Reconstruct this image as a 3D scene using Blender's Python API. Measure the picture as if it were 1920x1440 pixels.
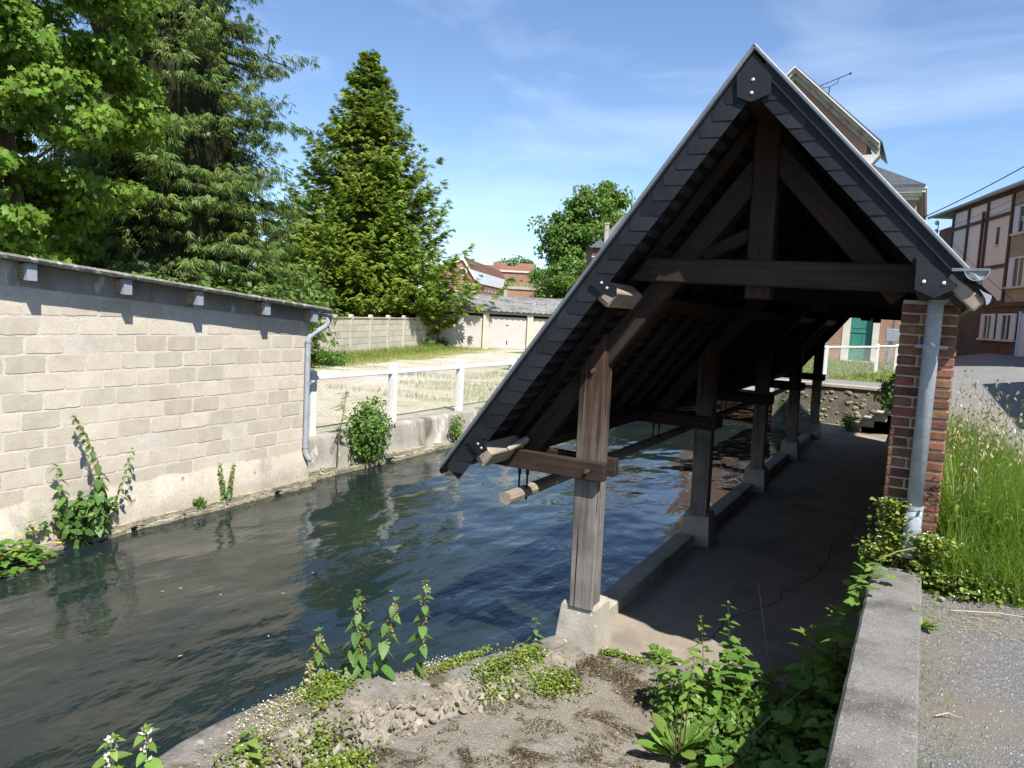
import bpy, bmesh, math, random
import numpy as np
from mathutils import Vector, Matrix

S = bpy.context.scene
COL = S.collection
for o in list(bpy.data.objects): bpy.data.objects.remove(o)
rnd = random.Random(7)
RNG = np.random.default_rng(11)
rad = math.radians
V = Vector

# ------------------------------------------------------------------ camera
cam_d = bpy.data.cameras.new('camera')
cam = bpy.data.objects.new('camera', cam_d)
COL.objects.link(cam)
cam_d.sensor_width = 36.0
cam_d.lens = 26.81
cam_d.clip_start = 0.05
cam_d.clip_end = 2000
RX, RU, RF = ((0.876792, 0.47804, 0.052094), (-0.090812, 0.058223, 0.994165), (0.472217, -0.876406, 0.094461))
cam.matrix_world = Matrix(((RX[0], RU[0], RF[0], 0), (RX[1], RU[1], RF[1], 0), (RX[2], RU[2], RF[2], 2.85), (0, 0, 0, 1)))
S.camera = cam
S.render.resolution_x, S.render.resolution_y = 1024, 768

# ------------------------------------------------------------------ sky, sun, exposure
TO_SUN = V((0.478, -0.360, 0.801)).normalized()
world = bpy.data.worlds.new('World'); S.world = world
world.use_nodes = True
wn = world.node_tree; wn.nodes.clear()
def wnew(t): return wn.nodes.new(t)
wo = wnew('ShaderNodeOutputWorld'); bg = wnew('ShaderNodeBackground'); sky = wnew('ShaderNodeTexSky')
sky.sky_type = 'NISHITA'; sky.sun_disc = False
sky.sun_elevation = math.asin(TO_SUN.z); sky.sun_rotation = math.atan2(TO_SUN.x, TO_SUN.y)
sky.altitude = 100; sky.air_density = 0.85; sky.dust_density = 0.3; sky.ozone_density = 4.0
wc = wnew('ShaderNodeTexCoord'); wm = wnew('ShaderNodeMapping'); wm.inputs['Scale'].default_value = (1.0, 1.6, 4.5)
wno = wnew('ShaderNodeTexNoise'); wno.inputs['Scale'].default_value = 1.5; wno.inputs['Detail'].default_value = 7; wno.inputs['Roughness'].default_value = 0.58; wno.inputs['Distortion'].default_value = 0.5
wr = wnew('ShaderNodeMapRange'); wr.inputs['From Min'].default_value = 0.50; wr.inputs['From Max'].default_value = 0.85; wr.inputs['To Max'].default_value = 0.34
wx = wnew('ShaderNodeMix'); wx.data_type = 'RGBA'; wx.inputs['B'].default_value = (7.6, 8.2, 8.8, 1)
wn.links.new(wc.outputs['Generated'], wm.inputs['Vector']); wn.links.new(wm.outputs['Vector'], wno.inputs['Vector'])
wn.links.new(wno.outputs['Fac'], wr.inputs['Value']); wn.links.new(wr.outputs['Result'], wx.inputs['Factor'])
whs = wnew('ShaderNodeHueSaturation'); whs.inputs['Saturation'].default_value = 1.0
wn.links.new(sky.outputs['Color'], whs.inputs['Color']); wn.links.new(whs.outputs['Color'], wx.inputs['A']); wn.links.new(wx.outputs['Result'], bg.inputs['Color'])
bg.inputs['Strength'].default_value = 0.10
wn.links.new(bg.outputs['Background'], wo.inputs['Surface'])

sun_d = bpy.data.lights.new('sun', 'SUN'); sun_d.energy = 4.6; sun_d.angle = rad(0.53); sun_d.color = (1.0, 0.955, 0.88)
sun = bpy.data.objects.new('sun', sun_d); COL.objects.link(sun)
sun.rotation_euler = (-TO_SUN).to_track_quat('-Z', 'Y').to_euler()

S.view_settings.view_transform = 'Standard'
S.view_settings.look = 'None'
S.view_settings.gamma = 1.0
S.view_settings.exposure = 1.0
S.render.engine = 'CYCLES'
S.cycles.max_bounces = 4; S.cycles.diffuse_bounces = 3; S.cycles.glossy_bounces = 3; S.cycles.transparent_max_bounces = 4

# ------------------------------------------------------------------ materials
class NT:
    def __init__(s, name):
        s.m = bpy.data.materials.new(name); s.m.use_nodes = True
        s.t = s.m.node_tree; s.t.nodes.clear()
        s.out = s.t.nodes.new('ShaderNodeOutputMaterial')
    def n(s, typ, out=0, attr=None, **kw):
        nd = s.t.nodes.new('ShaderNode' + typ)
        for k, v in (attr or {}).items(): setattr(nd, k, v)
        for k, v in kw.items():
            k = k.replace('_', ' ')
            sock = nd.inputs[int(k[1:])] if (k[0] == 'i' and k[1:].isdigit()) else nd.inputs[k]
            if isinstance(v, bpy.types.NodeSocket): s.t.links.new(v, sock)
            else:
                if sock.type == 'RGBA' and len(v) == 3: v = (*v, 1)
                sock.default_value = v
        return nd.outputs[out]
    def coord(s, stretch=(1, 1, 1), which='Object', off=None):
        c = s.n('TexCoord', out={'Generated': 0, 'Object': 3}[which])
        if off is not None: c = s.n('VectorMath', attr={'operation': 'ADD'}, i0=c, i1=off)
        return s.n('Mapping', Vector=c, Scale=stretch)
    def noise(s, vec, scale, detail=5, rough=.55, dist=0.0): return s.n('TexNoise', Vector=vec, Scale=scale, Detail=detail, Roughness=rough, Distortion=dist)
    def ramp(s, f, a, b): return s.n('MapRange', Value=f, From_Min=a, From_Max=b)
    def mix(s, f, a, b, mode='MIX'):
        nd = s.t.nodes.new('ShaderNodeMix'); nd.data_type = 'RGBA'; nd.blend_type = mode
        for i, v in ((0, f), (6, a), (7, b)):
            if isinstance(v, bpy.types.NodeSocket): s.t.links.new(v, nd.inputs[i])
            else: nd.inputs[i].default_value = (*v, 1) if i > 0 and len(v) == 3 else v
        return nd.outputs[2]
    def bump(s, h, strength, dist=.02, normal=None):
        kw = dict(Height=h, Strength=strength, Distance=dist)
        if normal is not None: kw['Normal'] = normal
        return s.n('Bump', **kw)
    def end(s, **kw):
        b = s.n('BsdfPrincipled', **kw); s.t.links.new(b, s.out.inputs['Surface']); return s.m

def pm(name, c1, c2, scale=4, rough=.85, bump=.25, bs=45, rand=0.0, stretch=(1, 1, 1), metal=0.0, c3=None, s3=.8, t3=(.52, .66), c4=None, s4=14, t4=(.62, .7), island=0.0, spec=.25, bd=.007, grain=.16):
    t = NT(name)
    off = None
    if rand or island:
        rv = t.n('ObjectInfo', out=5) if rand else t.n('NewGeometry', out=8)
        off = t.n('CombineXYZ', X=t.n('Math', attr={'operation': 'MULTIPLY'}, i0=rv, i1=37.0), Y=t.n('Math', attr={'operation': 'MULTIPLY'}, i0=rv, i1=91.0)) if rand else None
    co = t.coord(stretch, off=off)
    f = t.noise(co, scale, 6, .6)
    col = t.mix(t.ramp(f, .33, .67), c1, c2)
    if c3 is not None: col = t.mix(t.ramp(t.noise(co, s3, 6, .62), *t3), col, c3)
    if c4 is not None: col = t.mix(t.ramp(t.noise(co, s4, 3, .5), *t4), col, c4)
    if rand or island:
        k = rand or island
        v = t.n('MapRange', Value=rv, To_Min=1 - k, To_Max=1 + k)
        h = t.n('MapRange', Value=t.n('Math', attr={'operation': 'FRACT'}, i0=t.n('Math', attr={'operation': 'MULTIPLY'}, i0=rv, i1=7.31)), To_Min=.5 - .02 * k * 2, To_Max=.5 + .02 * k * 2)
        col = t.n('HueSaturation', Hue=h, Value=v, Color=col)
    fine = t.noise(co, bs, 4, .6)
    if grain: col = t.n('HueSaturation', Value=t.n('MapRange', Value=fine, From_Min=.28, From_Max=.72, To_Min=1 - grain, To_Max=1 + grain), Color=col)
    return t.end(Base_Color=col, Roughness=rough, Metallic=metal, Specular_IOR_Level=spec, Normal=t.bump(fine, bump, bd))

def leafmat(name, c1, c2, trans=.35, var=.35, scale=1.2, rough=.5, bump=0):
    t = NT(name)
    r = t.n('NewGeometry', out=8)
    rv = t.n('ObjectInfo', out=5)
    col = t.mix(t.ramp(t.noise(t.coord(), scale, 3), .35, .65), c1, c2)
    r2 = t.n('Math', attr={'operation': 'FRACT'}, i0=t.n('Math', attr={'operation': 'ADD'}, i0=r, i1=rv))
    col = t.n('HueSaturation', Hue=t.n('MapRange', Value=t.n('Math', attr={'operation': 'FRACT'}, i0=t.n('Math', attr={'operation': 'MULTIPLY'}, i0=r2, i1=5.7)), To_Min=.485, To_Max=.515), Value=t.n('MapRange', Value=r2, To_Min=1 - var, To_Max=1 + var), Color=col)
    p = t.n('BsdfPrincipled', Base_Color=col, Roughness=rough, Specular_IOR_Level=.35)
    tr = t.n('BsdfTranslucent', Color=t.mix(.5, col, (.30, .42, .03)))
    sh = t.n('MixShader', Fac=trans, i1=p, i2=tr)
    t.t.links.new(sh, t.out.inputs['Surface'])
    return t.m

def woodmat(name, c1, c2, grey=None, z0=0, z1=1, rand=.18):
    t = NT(name)
    rv = t.n('ObjectInfo', out=5)
    off = t.n('CombineXYZ', X=t.n('Math', attr={'operation': 'MULTIPLY'}, i0=rv, i1=41.0), Y=t.n('Math', attr={'operation': 'MULTIPLY'}, i0=rv, i1=13.0))
    co = t.coord((1, 1, 1), off=off)
    g = t.n('Mapping', Vector=co, Scale=(1.2, 26, 26))
    f = t.noise(g, 1.6, 8, .65, .6)
    col = t.mix(t.ramp(f, .3, .7), c1, c2)
    crack = t.noise(t.n('Mapping', Vector=co, Scale=(.8, 34, 34)), 1.1, 3, .5, .4)
    if grey is not None:
        wz = t.n('SeparateXYZ', out=2, Vector=t.n('NewGeometry', out=0))
        k = t.n('MapRange', Value=t.n('Math', attr={'operation': 'ADD'}, i0=wz, i1=t.n('Math', attr={'operation': 'MULTIPLY'}, i0=t.n('Math', attr={'operation': 'SUBTRACT'}, i0=t.noise(g, .9, 5), i1=.5), i1=2.2)), From_Min=z0, From_Max=z1, To_Min=1, To_Max=0)
        gcol = t.mix(t.ramp(f, .28, .7), tuple(c * .55 for c in grey), grey)
        col = t.mix(k, col, gcol)
    ck = t.n('MapRange', Value=crack, From_Min=.66, From_Max=.72)
    col = t.mix(ck, col, tuple(c * .25 for c in c1))
    blotch = t.noise(co, 5, 4)
    col = t.n('HueSaturation', Value=t.n('MapRange', Value=blotch, From_Min=.3, From_Max=.7, To_Min=.75, To_Max=1.2), Color=col)
    n1 = t.bump(f, .5, .006)
    return t.end(Base_Color=col, Roughness=.75, Specular_IOR_Level=.3, Normal=t.bump(t.n('Math', attr={'operation': 'SUBTRACT'}, i0=1.0, i1=ck), .8, .01, n1))

M = {}
M['block'] = pm('block_concrete', (.455, .40, .32), (.525, .465, .38), 7, .92, .6, 90, rand=.13, c3=(.56, .505, .43), s3=2.5, t3=(.5, .75), c4=(.22, .19, .16), s4=80, t4=(.68, .74))
M['mortar'] = pm('mortar_pale', (.49, .45, .385), (.56, .52, .45), 6, .95, .6, 60, c3=(.44, .40, .34), s3=1.3, c4=(.30, .27, .23), s4=40, t4=(.70, .76))
M['render'] = pm('render_grey', (.40, .36, .29), (.50, .45, .37), 4, .95, .5, 40, c3=(.25, .23, .20), s3=1.2, t3=(.52, .68), c4=(.16, .15, .09), s4=5, t4=(.66, .74))
M['concrete'] = pm('concrete_old', (.30, .275, .235), (.40, .37, .32), 5, .92, .4, 60, c3=(.22, .20, .17), s3=1.6, c4=(.55, .54, .50), s4=22, t4=(.70, .72))
M['floor_concrete'] = pm('concrete_floor', (.25, .215, .17), (.31, .27, .215), 3, .9, .3, 70, c3=(.19, .165, .135), s3=1.1)
M['bank_concrete'] = pm('concrete_bank', (.22, .21, .18), (.32, .30, .26), 3, .95, .5, 40, stretch=(1, 1, .5), c3=(.52, .50, .46), s3=3.2, t3=(.58, .66), c4=(.10, .09, .06), s4=2.2, t4=(.60, .72))
M['ledge'] = pm('ledge_stone', (.26, .23, .17), (.40, .36, .28), 6, .95, .6, 30, rand=.3, c3=(.11, .12, .045), s3=5, t3=(.5, .62))
M['slate'] = pm('slate', (.009, .0105, .0135), (.016, .0185, .0225), 5, .52, .25, 60, rand=.35, spec=.22, c4=(.16, .16, .16), s4=60, t4=(.77, .80), bd=.005)
M['slate_roof'] = pm('slate_roof', (.05, .055, .065), (.085, .09, .10), 5, .5, .3, 50, island=.25, spec=.35)
M['zinc_dark'] = pm('zinc_dark', (.15, .17, .19), (.21, .23, .25), 6, .5, .08, 60, metal=.5, spec=.4)
M['zinc'] = pm('zinc', (.34, .36, .38), (.44, .46, .48), 6, .42, .08, 60, metal=.55, spec=.5)
M['pipe'] = pm('pipe_grey', (.24, .27, .30), (.30, .33, .36), 6, .7, .12, 40, metal=.0, spec=.2, c4=(.15, .16, .16), s4=9, t4=(.64, .8))
M['capzinc'] = pm('zinc_cap', (.30, .33, .37), (.36, .39, .43), 6, .5, .06, 60, metal=.3)
M['oak'] = woodmat('old_oak', (.015, .009, .0062), (.046, .0285, .020))
M['oak_post'] = woodmat('oak_post', (.020, .011, .007), (.066, .036, .023), (.225, .21, .19), 1.2, 2.3)
M['oak_grey'] = woodmat('oak_grey', (.19, .155, .115), (.33, .285, .225))
M['oak_dark'] = woodmat('oak_dark', (.010, .006, .004), (.026, .015, .010))
M['iron'] = pm('iron', (.012, .011, .010), (.03, .024, .02), 12, .6, .2, 60, metal=.4)
M['rust'] = pm('rust', (.06, .035, .022), (.12, .07, .045), 20, .8, .3, 60, metal=.2)
M['bolt'] = pm('bolt_zinc', (.5, .5, .5), (.6, .6, .6), 10, .4, .05, 60, metal=.6)
M['brick'] = pm('brick_red', (.13, .058, .037), (.20, .088, .054), 14, .9, .6, 60, rand=.42, c3=(.075, .038, .028), s3=5, t3=(.5, .7))
M['brickmortar'] = pm('brick_mortar', (.30, .27, .215), (.42, .38, .31), 20, .95, .6, 80, c3=(.20, .175, .14), s3=6)
M['white'] = pm('white_paint', (.64, .64, .625), (.70, .70, .69), 3, .6, .1, 40, c4=(.5, .48, .42), s4=6, t4=(.68, .8))
M['wire'] = pm('galvanised_wire', (.20, .21, .20), (.28, .29, .28), 6, .5, 0, 10, metal=.5)
M['fence_concrete'] = pm('fence_concrete', (.42, .39, .315), (.50, .465, .385), 3, .92, .3, 30, rand=.08, c3=(.36, .34, .28), s3=.9)
M['garage_door'] = pm('garage_door', (.43, .405, .38), (.48, .45, .425), 2, .5, .03, 20)
M['garage_frame'] = pm('garage_frame', (.44, .40, .315), (.50, .46, .37), 2, .85, .2, 30)
M['fibre'] = pm('fibre_cement', (.15, .15, .145), (.26, .255, .245), 2.2, .95, .4, 16, c3=(.11, .105, .10), s3=.7, c4=(.45, .43, .40), s4=3.5, t4=(.64, .72))
M['shedroof'] = pm('shed_roof', (.10, .095, .085), (.22, .21, .19), 8, .95, .7, 30, c4=(.42, .40, .36), s4=12, t4=(.58, .66))
M['dark'] = pm('dark_interior', (.015, .014, .013), (.025, .024, .022), 3, .9, 0, 10)
M['glass'] = pm('window_glass', (.03, .035, .04), (.05, .055, .06), 1, .08, 0, 10, spec=.6)
M['cream'] = pm('cream_render', (.66, .63, .61), (.72, .69, .66), 1.2, .92, .2, 20)
M['ochre'] = pm('ochre_render', (.30, .245, .19), (.37, .31, .245), 1.5, .92, .2, 20)
M['timber'] = pm('timber_frame', (.07, .045, .035), (.12, .08, .06), 3, .85, .2, 20)
M['darkwall'] = pm('dark_brick_wall', (.09, .055, .045), (.14, .09, .07), 2, .9, .2, 20)
M['shutter'] = pm('shutter_paint', (.52, .55, .62), (.60, .63, .70), 2, .6, .05, 20)
M['stone_trim'] = pm('stone_trim', (.52, .48, .42), (.64, .60, .53), 2, .9, .15, 20)
M['green_door'] = pm('green_door_paint', (.035, .17, .135), (.05, .21, .17), 2, .4, .03, 20)
M['bark'] = pm('bark', (.10, .075, .055), (.18, .14, .10), 6, .95, .8, 20, stretch=(1, 1, .3))
M['bark_dark'] = pm('bark_dark', (.045, .034, .026), (.09, .066, .05), 6, .95, .8, 20, stretch=(1, 1, .3))
M['stem'] = leafmat('plant_stem', (.10, .13, .035), (.15, .12, .06), .1, .2)
M['straw'] = leafmat('dry_straw', (.42, .33, .17), (.52, .42, .25), .2, .25)
M['maple'] = leafmat('maple_leaf', (.115, .215, .024), (.175, .29, .040), .45, .35, .7)
M['spruce'] = leafmat('spruce_needles', (.055, .112, .020), (.120, .165, .032), .22, .4, .6)
M['thuja'] = leafmat('thuja_spray', (.105, .185, .020), (.20, .255, .032), .28, .4, .5)
M['tree_a'] = leafmat('lime_leaf', (.060, .135, .020), (.110, .19, .030), .35, .4, .4)
M['tree_b'] = leafmat('light_leaf', (.070, .150, .020), (.100, .185, .030), .35, .35, .4)
M['core'] = pm('shade_core', (.014, .018, .007), (.028, .032, .012), 2, .95, 1, 6)  # near-black, painting the shade deep inside the conifer crowns
M['nettle'] = leafmat('nettle_leaf', (.070, .150, .030), (.10, .19, .045), .3, .25, 20)
M['pale_leaf'] = leafmat('pale_leaf', (.13, .225, .04), (.17, .27, .055), .35, .25, 12)
M['bramble'] = leafmat('bramble_leaf', (.085, .180, .028), (.130, .225, .040), .3, .25, 12)
M['bush'] = leafmat('bush_leaf', (.065, .15, .022), (.11, .20, .032), .3, .35, 4)
M['cover'] = leafmat('toadflax_leaf', (.12, .19, .028), (.19, .235, .04), .25, .4, 6)
M['grass'] = leafmat('grass_blade', (.10, .20, .022), (.165, .26, .038), .35, .35, 2)
M['lawn'] = leafmat('lawn_blade', (.14, .20, .035), (.21, .24, .06), .3, .35, .6)
M['seed'] = leafmat('seed_head', (.36, .32, .17), (.46, .40, .24), .3, .25, 6)
M['catkin'] = leafmat('catkin', (.26, .24, .10), (.36, .30, .14), .2, .3, 20)
M['yellow'] = leafmat('yellow_petal', (.75, .50, .01), (.80, .58, .02), .2, .15)
M['lilac'] = leafmat('lilac_petal', (.62, .56, .72), (.74, .70, .80), .25, .15)
M['whitepetal'] = leafmat('white_petal', (.72, .72, .62), (.80, .80, .72), .25, .1)

def brickwall_mat(name, c1, c2, mortar, bw=.22, rowh=.075):
    t = NT(name)
    geo = t.n('TexCoord', out=3); nrm = t.n('NewGeometry', out=1)
    x = t.n('SeparateXYZ', out=0, Vector=geo); y = t.n('SeparateXYZ', out=1, Vector=geo); z = t.n('SeparateXYZ', out=2, Vector=geo)
    u = t.n('Math', attr={'operation': 'ADD'}, i0=x, i1=y)
    v = t.n('CombineXYZ', X=u, Y=z)
    nd = t.t.nodes.new('ShaderNodeTexBrick'); t.t.links.new(v, nd.inputs['Vector'])
    nd.inputs['Scale'].default_value = 1; nd.inputs['Brick Width'].default_value = bw; nd.inputs['Row Height'].default_value = rowh
    nd.inputs['Mortar Size'].default_value = .009; nd.inputs['Mortar Smooth'].default_value = .2; nd.inputs['Bias'].default_value = 0
    nd.inputs['Color1'].default_value = (*c1, 1); nd.inputs['Color2'].default_value = (*c2, 1); nd.inputs['Mortar'].default_value = (*mortar, 1)
    col = t.mix(t.ramp(t.noise(geo, .8, 5), .3, .75), nd.outputs[0], t.mix(.35, nd.outputs[0], (.40, .30, .22)))
    return t.end(Base_Color=col, Roughness=.92, Specular_IOR_Level=.2, Normal=t.bump(t.n('Math', attr={'operation': 'SUBTRACT'}, i0=1.0, i1=nd.outputs[1]), .6, .01))
M['brick_house'] = brickwall_mat('brick_house_wall', (.30, .135, .085), (.235, .115, .080), (.42, .36, .29), .23, .085)
M['brick_far'] = brickwall_mat('brick_far_wall', (.29, .125, .085), (.25, .105, .07), (.36, .27, .22), .3, .1)
M['tile'] = pm('roof_tile', (.10, .05, .04), (.16, .08, .06), 1.5, .85, .2, 10)
M['glassroof'] = pm('roof_glazing', (.36, .38, .40), (.46, .48, .50), .6, .3, 0, 10)
M['moss'] = leafmat('moss', (.038, .026, .012), (.085, .070, .020), .1, .5, 9)
M['brick_back'] = brickwall_mat('brick_back_wall', (.25, .11, .065), (.20, .085, .055), (.42, .38, .31), .235, .0625)

# ground materials -------------------------------------------------
def mat_dirt():
    t = NT('dirt_and_moss'); co = t.coord()
    a = t.noise(co, 3, 8, .65); b = t.noise(co, 60, 5, .7); c = t.noise(co, 1.9, 8, .68, .5); d = t.noise(co, 170, 2, .5)
    col = t.mix(t.ramp(a, .3, .7), (.185, .165, .135), (.30, .27, .23))
    col = t.mix(t.ramp(b, .45, .75), col, (.33, .295, .25))
    col = t.mix(t.ramp(d, .60, .70), col, (.075, .06, .045))
    col = t.mix(t.n('Math', attr={'operation': 'MULTIPLY'}, i0=t.ramp(c, .495, .56), i1=t.ramp(b, .35, .5)), col, (.050, .036, .016))
    col = t.mix(t.ramp(t.noise(co, 230, 1, .5), .70, .74), col, (.62, .56, .47))
    h = t.n('Math', attr={'operation': 'ADD'}, i0=b, i1=t.n('Math', attr={'operation': 'MULTIPLY'}, i0=d, i1=.6))
    return t.end(Base_Color=col, Roughness=.97, Specular_IOR_Level=.15, Normal=t.bump(h, .9, .02))
M['dirt'] = mat_dirt()
def mat_gravel(name, base1, base2, spot, scale, worn=None, grass=None):
    t = NT(name); co = t.coord()
    vo = t.n('TexVoronoi', out=1, Vector=co, Scale=scale)
    vd = t.n('TexVoronoi', out=0, Vector=co, Scale=scale)
    g = t.n('SeparateColor', out=0, Color=vo)
    col = t.mix(g, base1, base2)
    col = t.mix(t.ramp(t.n('SeparateColor', out=1, Color=vo), .86, .9), col, spot)
    if worn: col = t.mix(t.ramp(t.noise(co, .9, 7, .62), .50, .66), col, worn)
    if grass: col = t.mix(t.n('Math', attr={'operation': 'MULTIPLY'}, i0=t.ramp(t.noise(co, grass[1], 8, .66), *grass[2]), i1=t.ramp(t.noise(co, scale * .4, 3, .6), .3, .55)), col, grass[0])
    return t.end(Base_Color=col, Roughness=.95, Specular_IOR_Level=.2, Normal=t.bump(vd, .5, .01))
M['gravel_road'] = mat_gravel('gravel_road', (.095, .092, .09), (.155, .15, .145), (.30, .29, .275), 240, (.17, .15, .12))
M['asphalt'] = mat_gravel('asphalt', (.15, .148, .145), (.21, .205, .20), (.28, .27, .26), 60, (.23, .22, .205))
def mat_lot():
    # pale gravel with grass strips that follow the fences
    t = NT('gravel_lot'); co = t.coord()
    x = t.n('SeparateXYZ', out=0, Vector=co); y = t.n('SeparateXYZ', out=1, Vector=co)
    # distance to the concrete panel fence (normal .966,.259 ; plane through -21.1,22.3)
    d = t.n('Math', attr={'operation': 'ADD'}, i0=t.n('Math', attr={'operation': 'MULTIPLY'}, i0=x, i1=.966), i1=t.n('Math', attr={'operation': 'MULTIPLY'}, i0=y, i1=.259))
    d = t.n('Math', attr={'operation': 'ADD'}, i0=d, i1=14.6)
    w = t.noise(co, .35, 6, .6)
    dn = t.n('Math', attr={'operation': 'ADD'}, i0=d, i1=t.n('Math', attr={'operation': 'MULTIPLY'}, i0=t.n('Math', attr={'operation': 'SUBTRACT'}, i0=w, i1=.5), i1=7.0))
    strip = t.n('MapRange', Value=dn, From_Min=3.0, From_Max=3.8, To_Min=1, To_Max=0)
    near = t.n('MapRange', Value=dn, From_Min=6.6, From_Max=7.6)
    nearend = t.n('MapRange', Value=dn, From_Min=9.8, From_Max=11.2, To_Min=1, To_Max=0)
    patch = t.n('Math', attr={'operation': 'MULTIPLY'}, i0=near, i1=nearend)
    patch = t.n('Math', attr={'operation': 'MULTIPLY'}, i0=patch, i1=t.ramp(t.noise(co, 1.4, 7, .7), .40, .62))
    vo = t.n('TexVoronoi', out=1, Vector=co, Scale=16.0); g = t.n('SeparateColor', out=0, Color=vo)
    fine = t.noise(co, 22, 5, .7)
    grav = t.mix(g, (.34, .30, .235), (.47, .42, .345))
    grav = t.mix(t.ramp(t.noise(co, .7, 5), .5, .62), grav, (.46, .44, .395))
    gr = t.mix(t.ramp(fine, .35, .65), (.15, .175, .04), (.27, .26, .09))
    m = t.n('Math', attr={'operation': 'MAXIMUM'}, i0=strip, i1=t.n('Math', attr={'operation': 'MULTIPLY'}, i0=patch, i1=.8))
    m = t.n('Math', attr={'operation': 'MULTIPLY'}, i0=m, i1=t.ramp(fine, .22, .42))
    return t.end(Base_Color=t.mix(m, grav, gr), Roughness=.95, Specular_IOR_Level=.2, Normal=t.bump(fine, .6, .03))
M['lot'] = mat_lot()
M['soil_grass'] = pm('soil_grass', (.085, .12, .03), (.15, .175, .05), 3, .95, .5, 20, c3=(.17, .14, .08), s3=1.5)
M['far_ground'] = pm('far_ground', (.06, .09, .03), (.10, .13, .04), .05, .95, 0, 1)
M['rubble'] = pm('rubble_mortar', (.17, .15, .12), (.31, .28, .225), 16, .95, 1.0, 34, c3=(.135, .12, .095), s3=4, t3=(.45, .62), c4=(.035, .025, .014), s4=8, t4=(.64, .69), bd=.02)
M['shaded_rubble'] = pm('end_wall_rubble_shaded', (.13, .115, .09), (.21, .185, .15), 8, .95, 1.0, 20, c3=(.06, .065, .03), s3=2, t3=(.48, .62), bd=.02)  # mossy rubble, darkened to put the roof's shade into its colour
M['flint'] = pm('flint_stone', (.20, .175, .14), (.36, .325, .275), 9, .8, .5, 30, rand=.35, c3=(.17, .12, .08), s3=6)
M['grit'] = pm('grit', (.16, .155, .15), (.30, .29, .275), 400, .9, 0, 10, island=.5)
M['wallcap'] = pm('wall_cap', (.14, .13, .115), (.22, .205, .18), 9, .95, .9, 50, c3=(.085, .07, .045), s3=3.2, t3=(.48, .6), c4=(.36, .35, .32), s4=9, t4=(.64, .70), bd=.012)
M['coping'] = pm('coping_concrete', (.135, .128, .118), (.185, .176, .163), 5, .93, .8, 130, grain=.45, c3=(.08, .075, .065), t3=(.48, .62), s3=2.0, c4=(.40, .39, .36), s4=90, t4=(.66, .70), bd=.004)
def mat_water():
    t = NT('river_water'); co = t.coord()
    bed = t.noise(t.n('Mapping', Vector=co, Scale=(1, .45, 1)), .9, 6, .62, .6)
    col = t.mix(t.ramp(bed, .35, .68), (.0150, .0205, .0150), (.0065, .0150, .0195))
    col = t.mix(t.ramp(t.noise(co, 2.6, 5, .6), .60, .74), col, (.017, .018, .010))
    n1 = t.noise(t.n('Mapping', Vector=co, Scale=(1.4, .8, 1), Rotation=(0, 0, .45)), 1.9, 3, .48, .25)
    n2 = t.noise(t.n('Mapping', Vector=co, Scale=(1.0, .6, 1), Rotation=(0, 0, -.25)), .9, 2, .5, .2)
    n3 = t.noise(t.n('Mapping', Vector=co, Scale=(1.6, .7, 1), Rotation=(0, 0, .3)), 9, 3, .55, .2)
    calm = t.n('MapRange', Value=t.noise(co, .5, 3), From_Min=.35, From_Max=.65, To_Min=.15, To_Max=1.0)
    b = t.bump(n2, .35, .25)
    b = t.bump(n1, t.n('Math', attr={'operation': 'MULTIPLY'}, i0=calm, i1=.42), .10, b)
    b = t.bump(n3, t.n('Math', attr={'operation': 'MULTIPLY'}, i0=calm, i1=.22), .02, b)
    return t.end(Base_Color=col, Roughness=.03, IOR=1.333, Specular_IOR_Level=.5, Normal=b)
M['water'] = mat_water()

# ------------------------------------------------------------------ builders
def root_loc(o):
    l = V((0, 0, 0))
    while o is not None: l = l + o.location; o = o.parent
    return l
def tag(o, label=None, cat=None, group=None, kind=None):
    if label: o['label'] = label
    if cat: o['category'] = cat
    if group: o['group'] = group
    if kind: o['kind'] = kind
    return o
def thing(name, label, cat, loc=(0, 0, 0), group=None):
    o = bpy.data.objects.new(name, None); COL.objects.link(o); o.location = loc; o.empty_display_size = .2
    return tag(o, label, cat, group)
def put(name, mesh, parent=None, loc=(0, 0, 0), rot=None, mat=None):
    """link a mesh at a world place below parent"""
    o = bpy.data.objects.new(name, mesh); COL.objects.link(o)
    if mat is not None and not mesh.materials: mesh.materials.append(mat)
    m = Matrix.Translation(V(loc)) @ (rot if rot is not None else Matrix.Identity(4))
    if parent is not None:
        o.parent = parent
        m = Matrix.Translation(-root_loc(parent)) @ m if not parent_rot(parent) else world_of(parent).inverted() @ m
    o.matrix_local = m
    return o
def world_of(o):
    m = o.matrix_local.copy(); p = o.parent
    while p is not None: m = p.matrix_local @ m; p = p.parent
    return m
def parent_rot(o):
    while o is not None:
        if o.rotation_euler.x or o.rotation_euler.y or o.rotation_euler.z or o.scale != V((1, 1, 1)): return True
        o = o.parent
    return False

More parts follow.
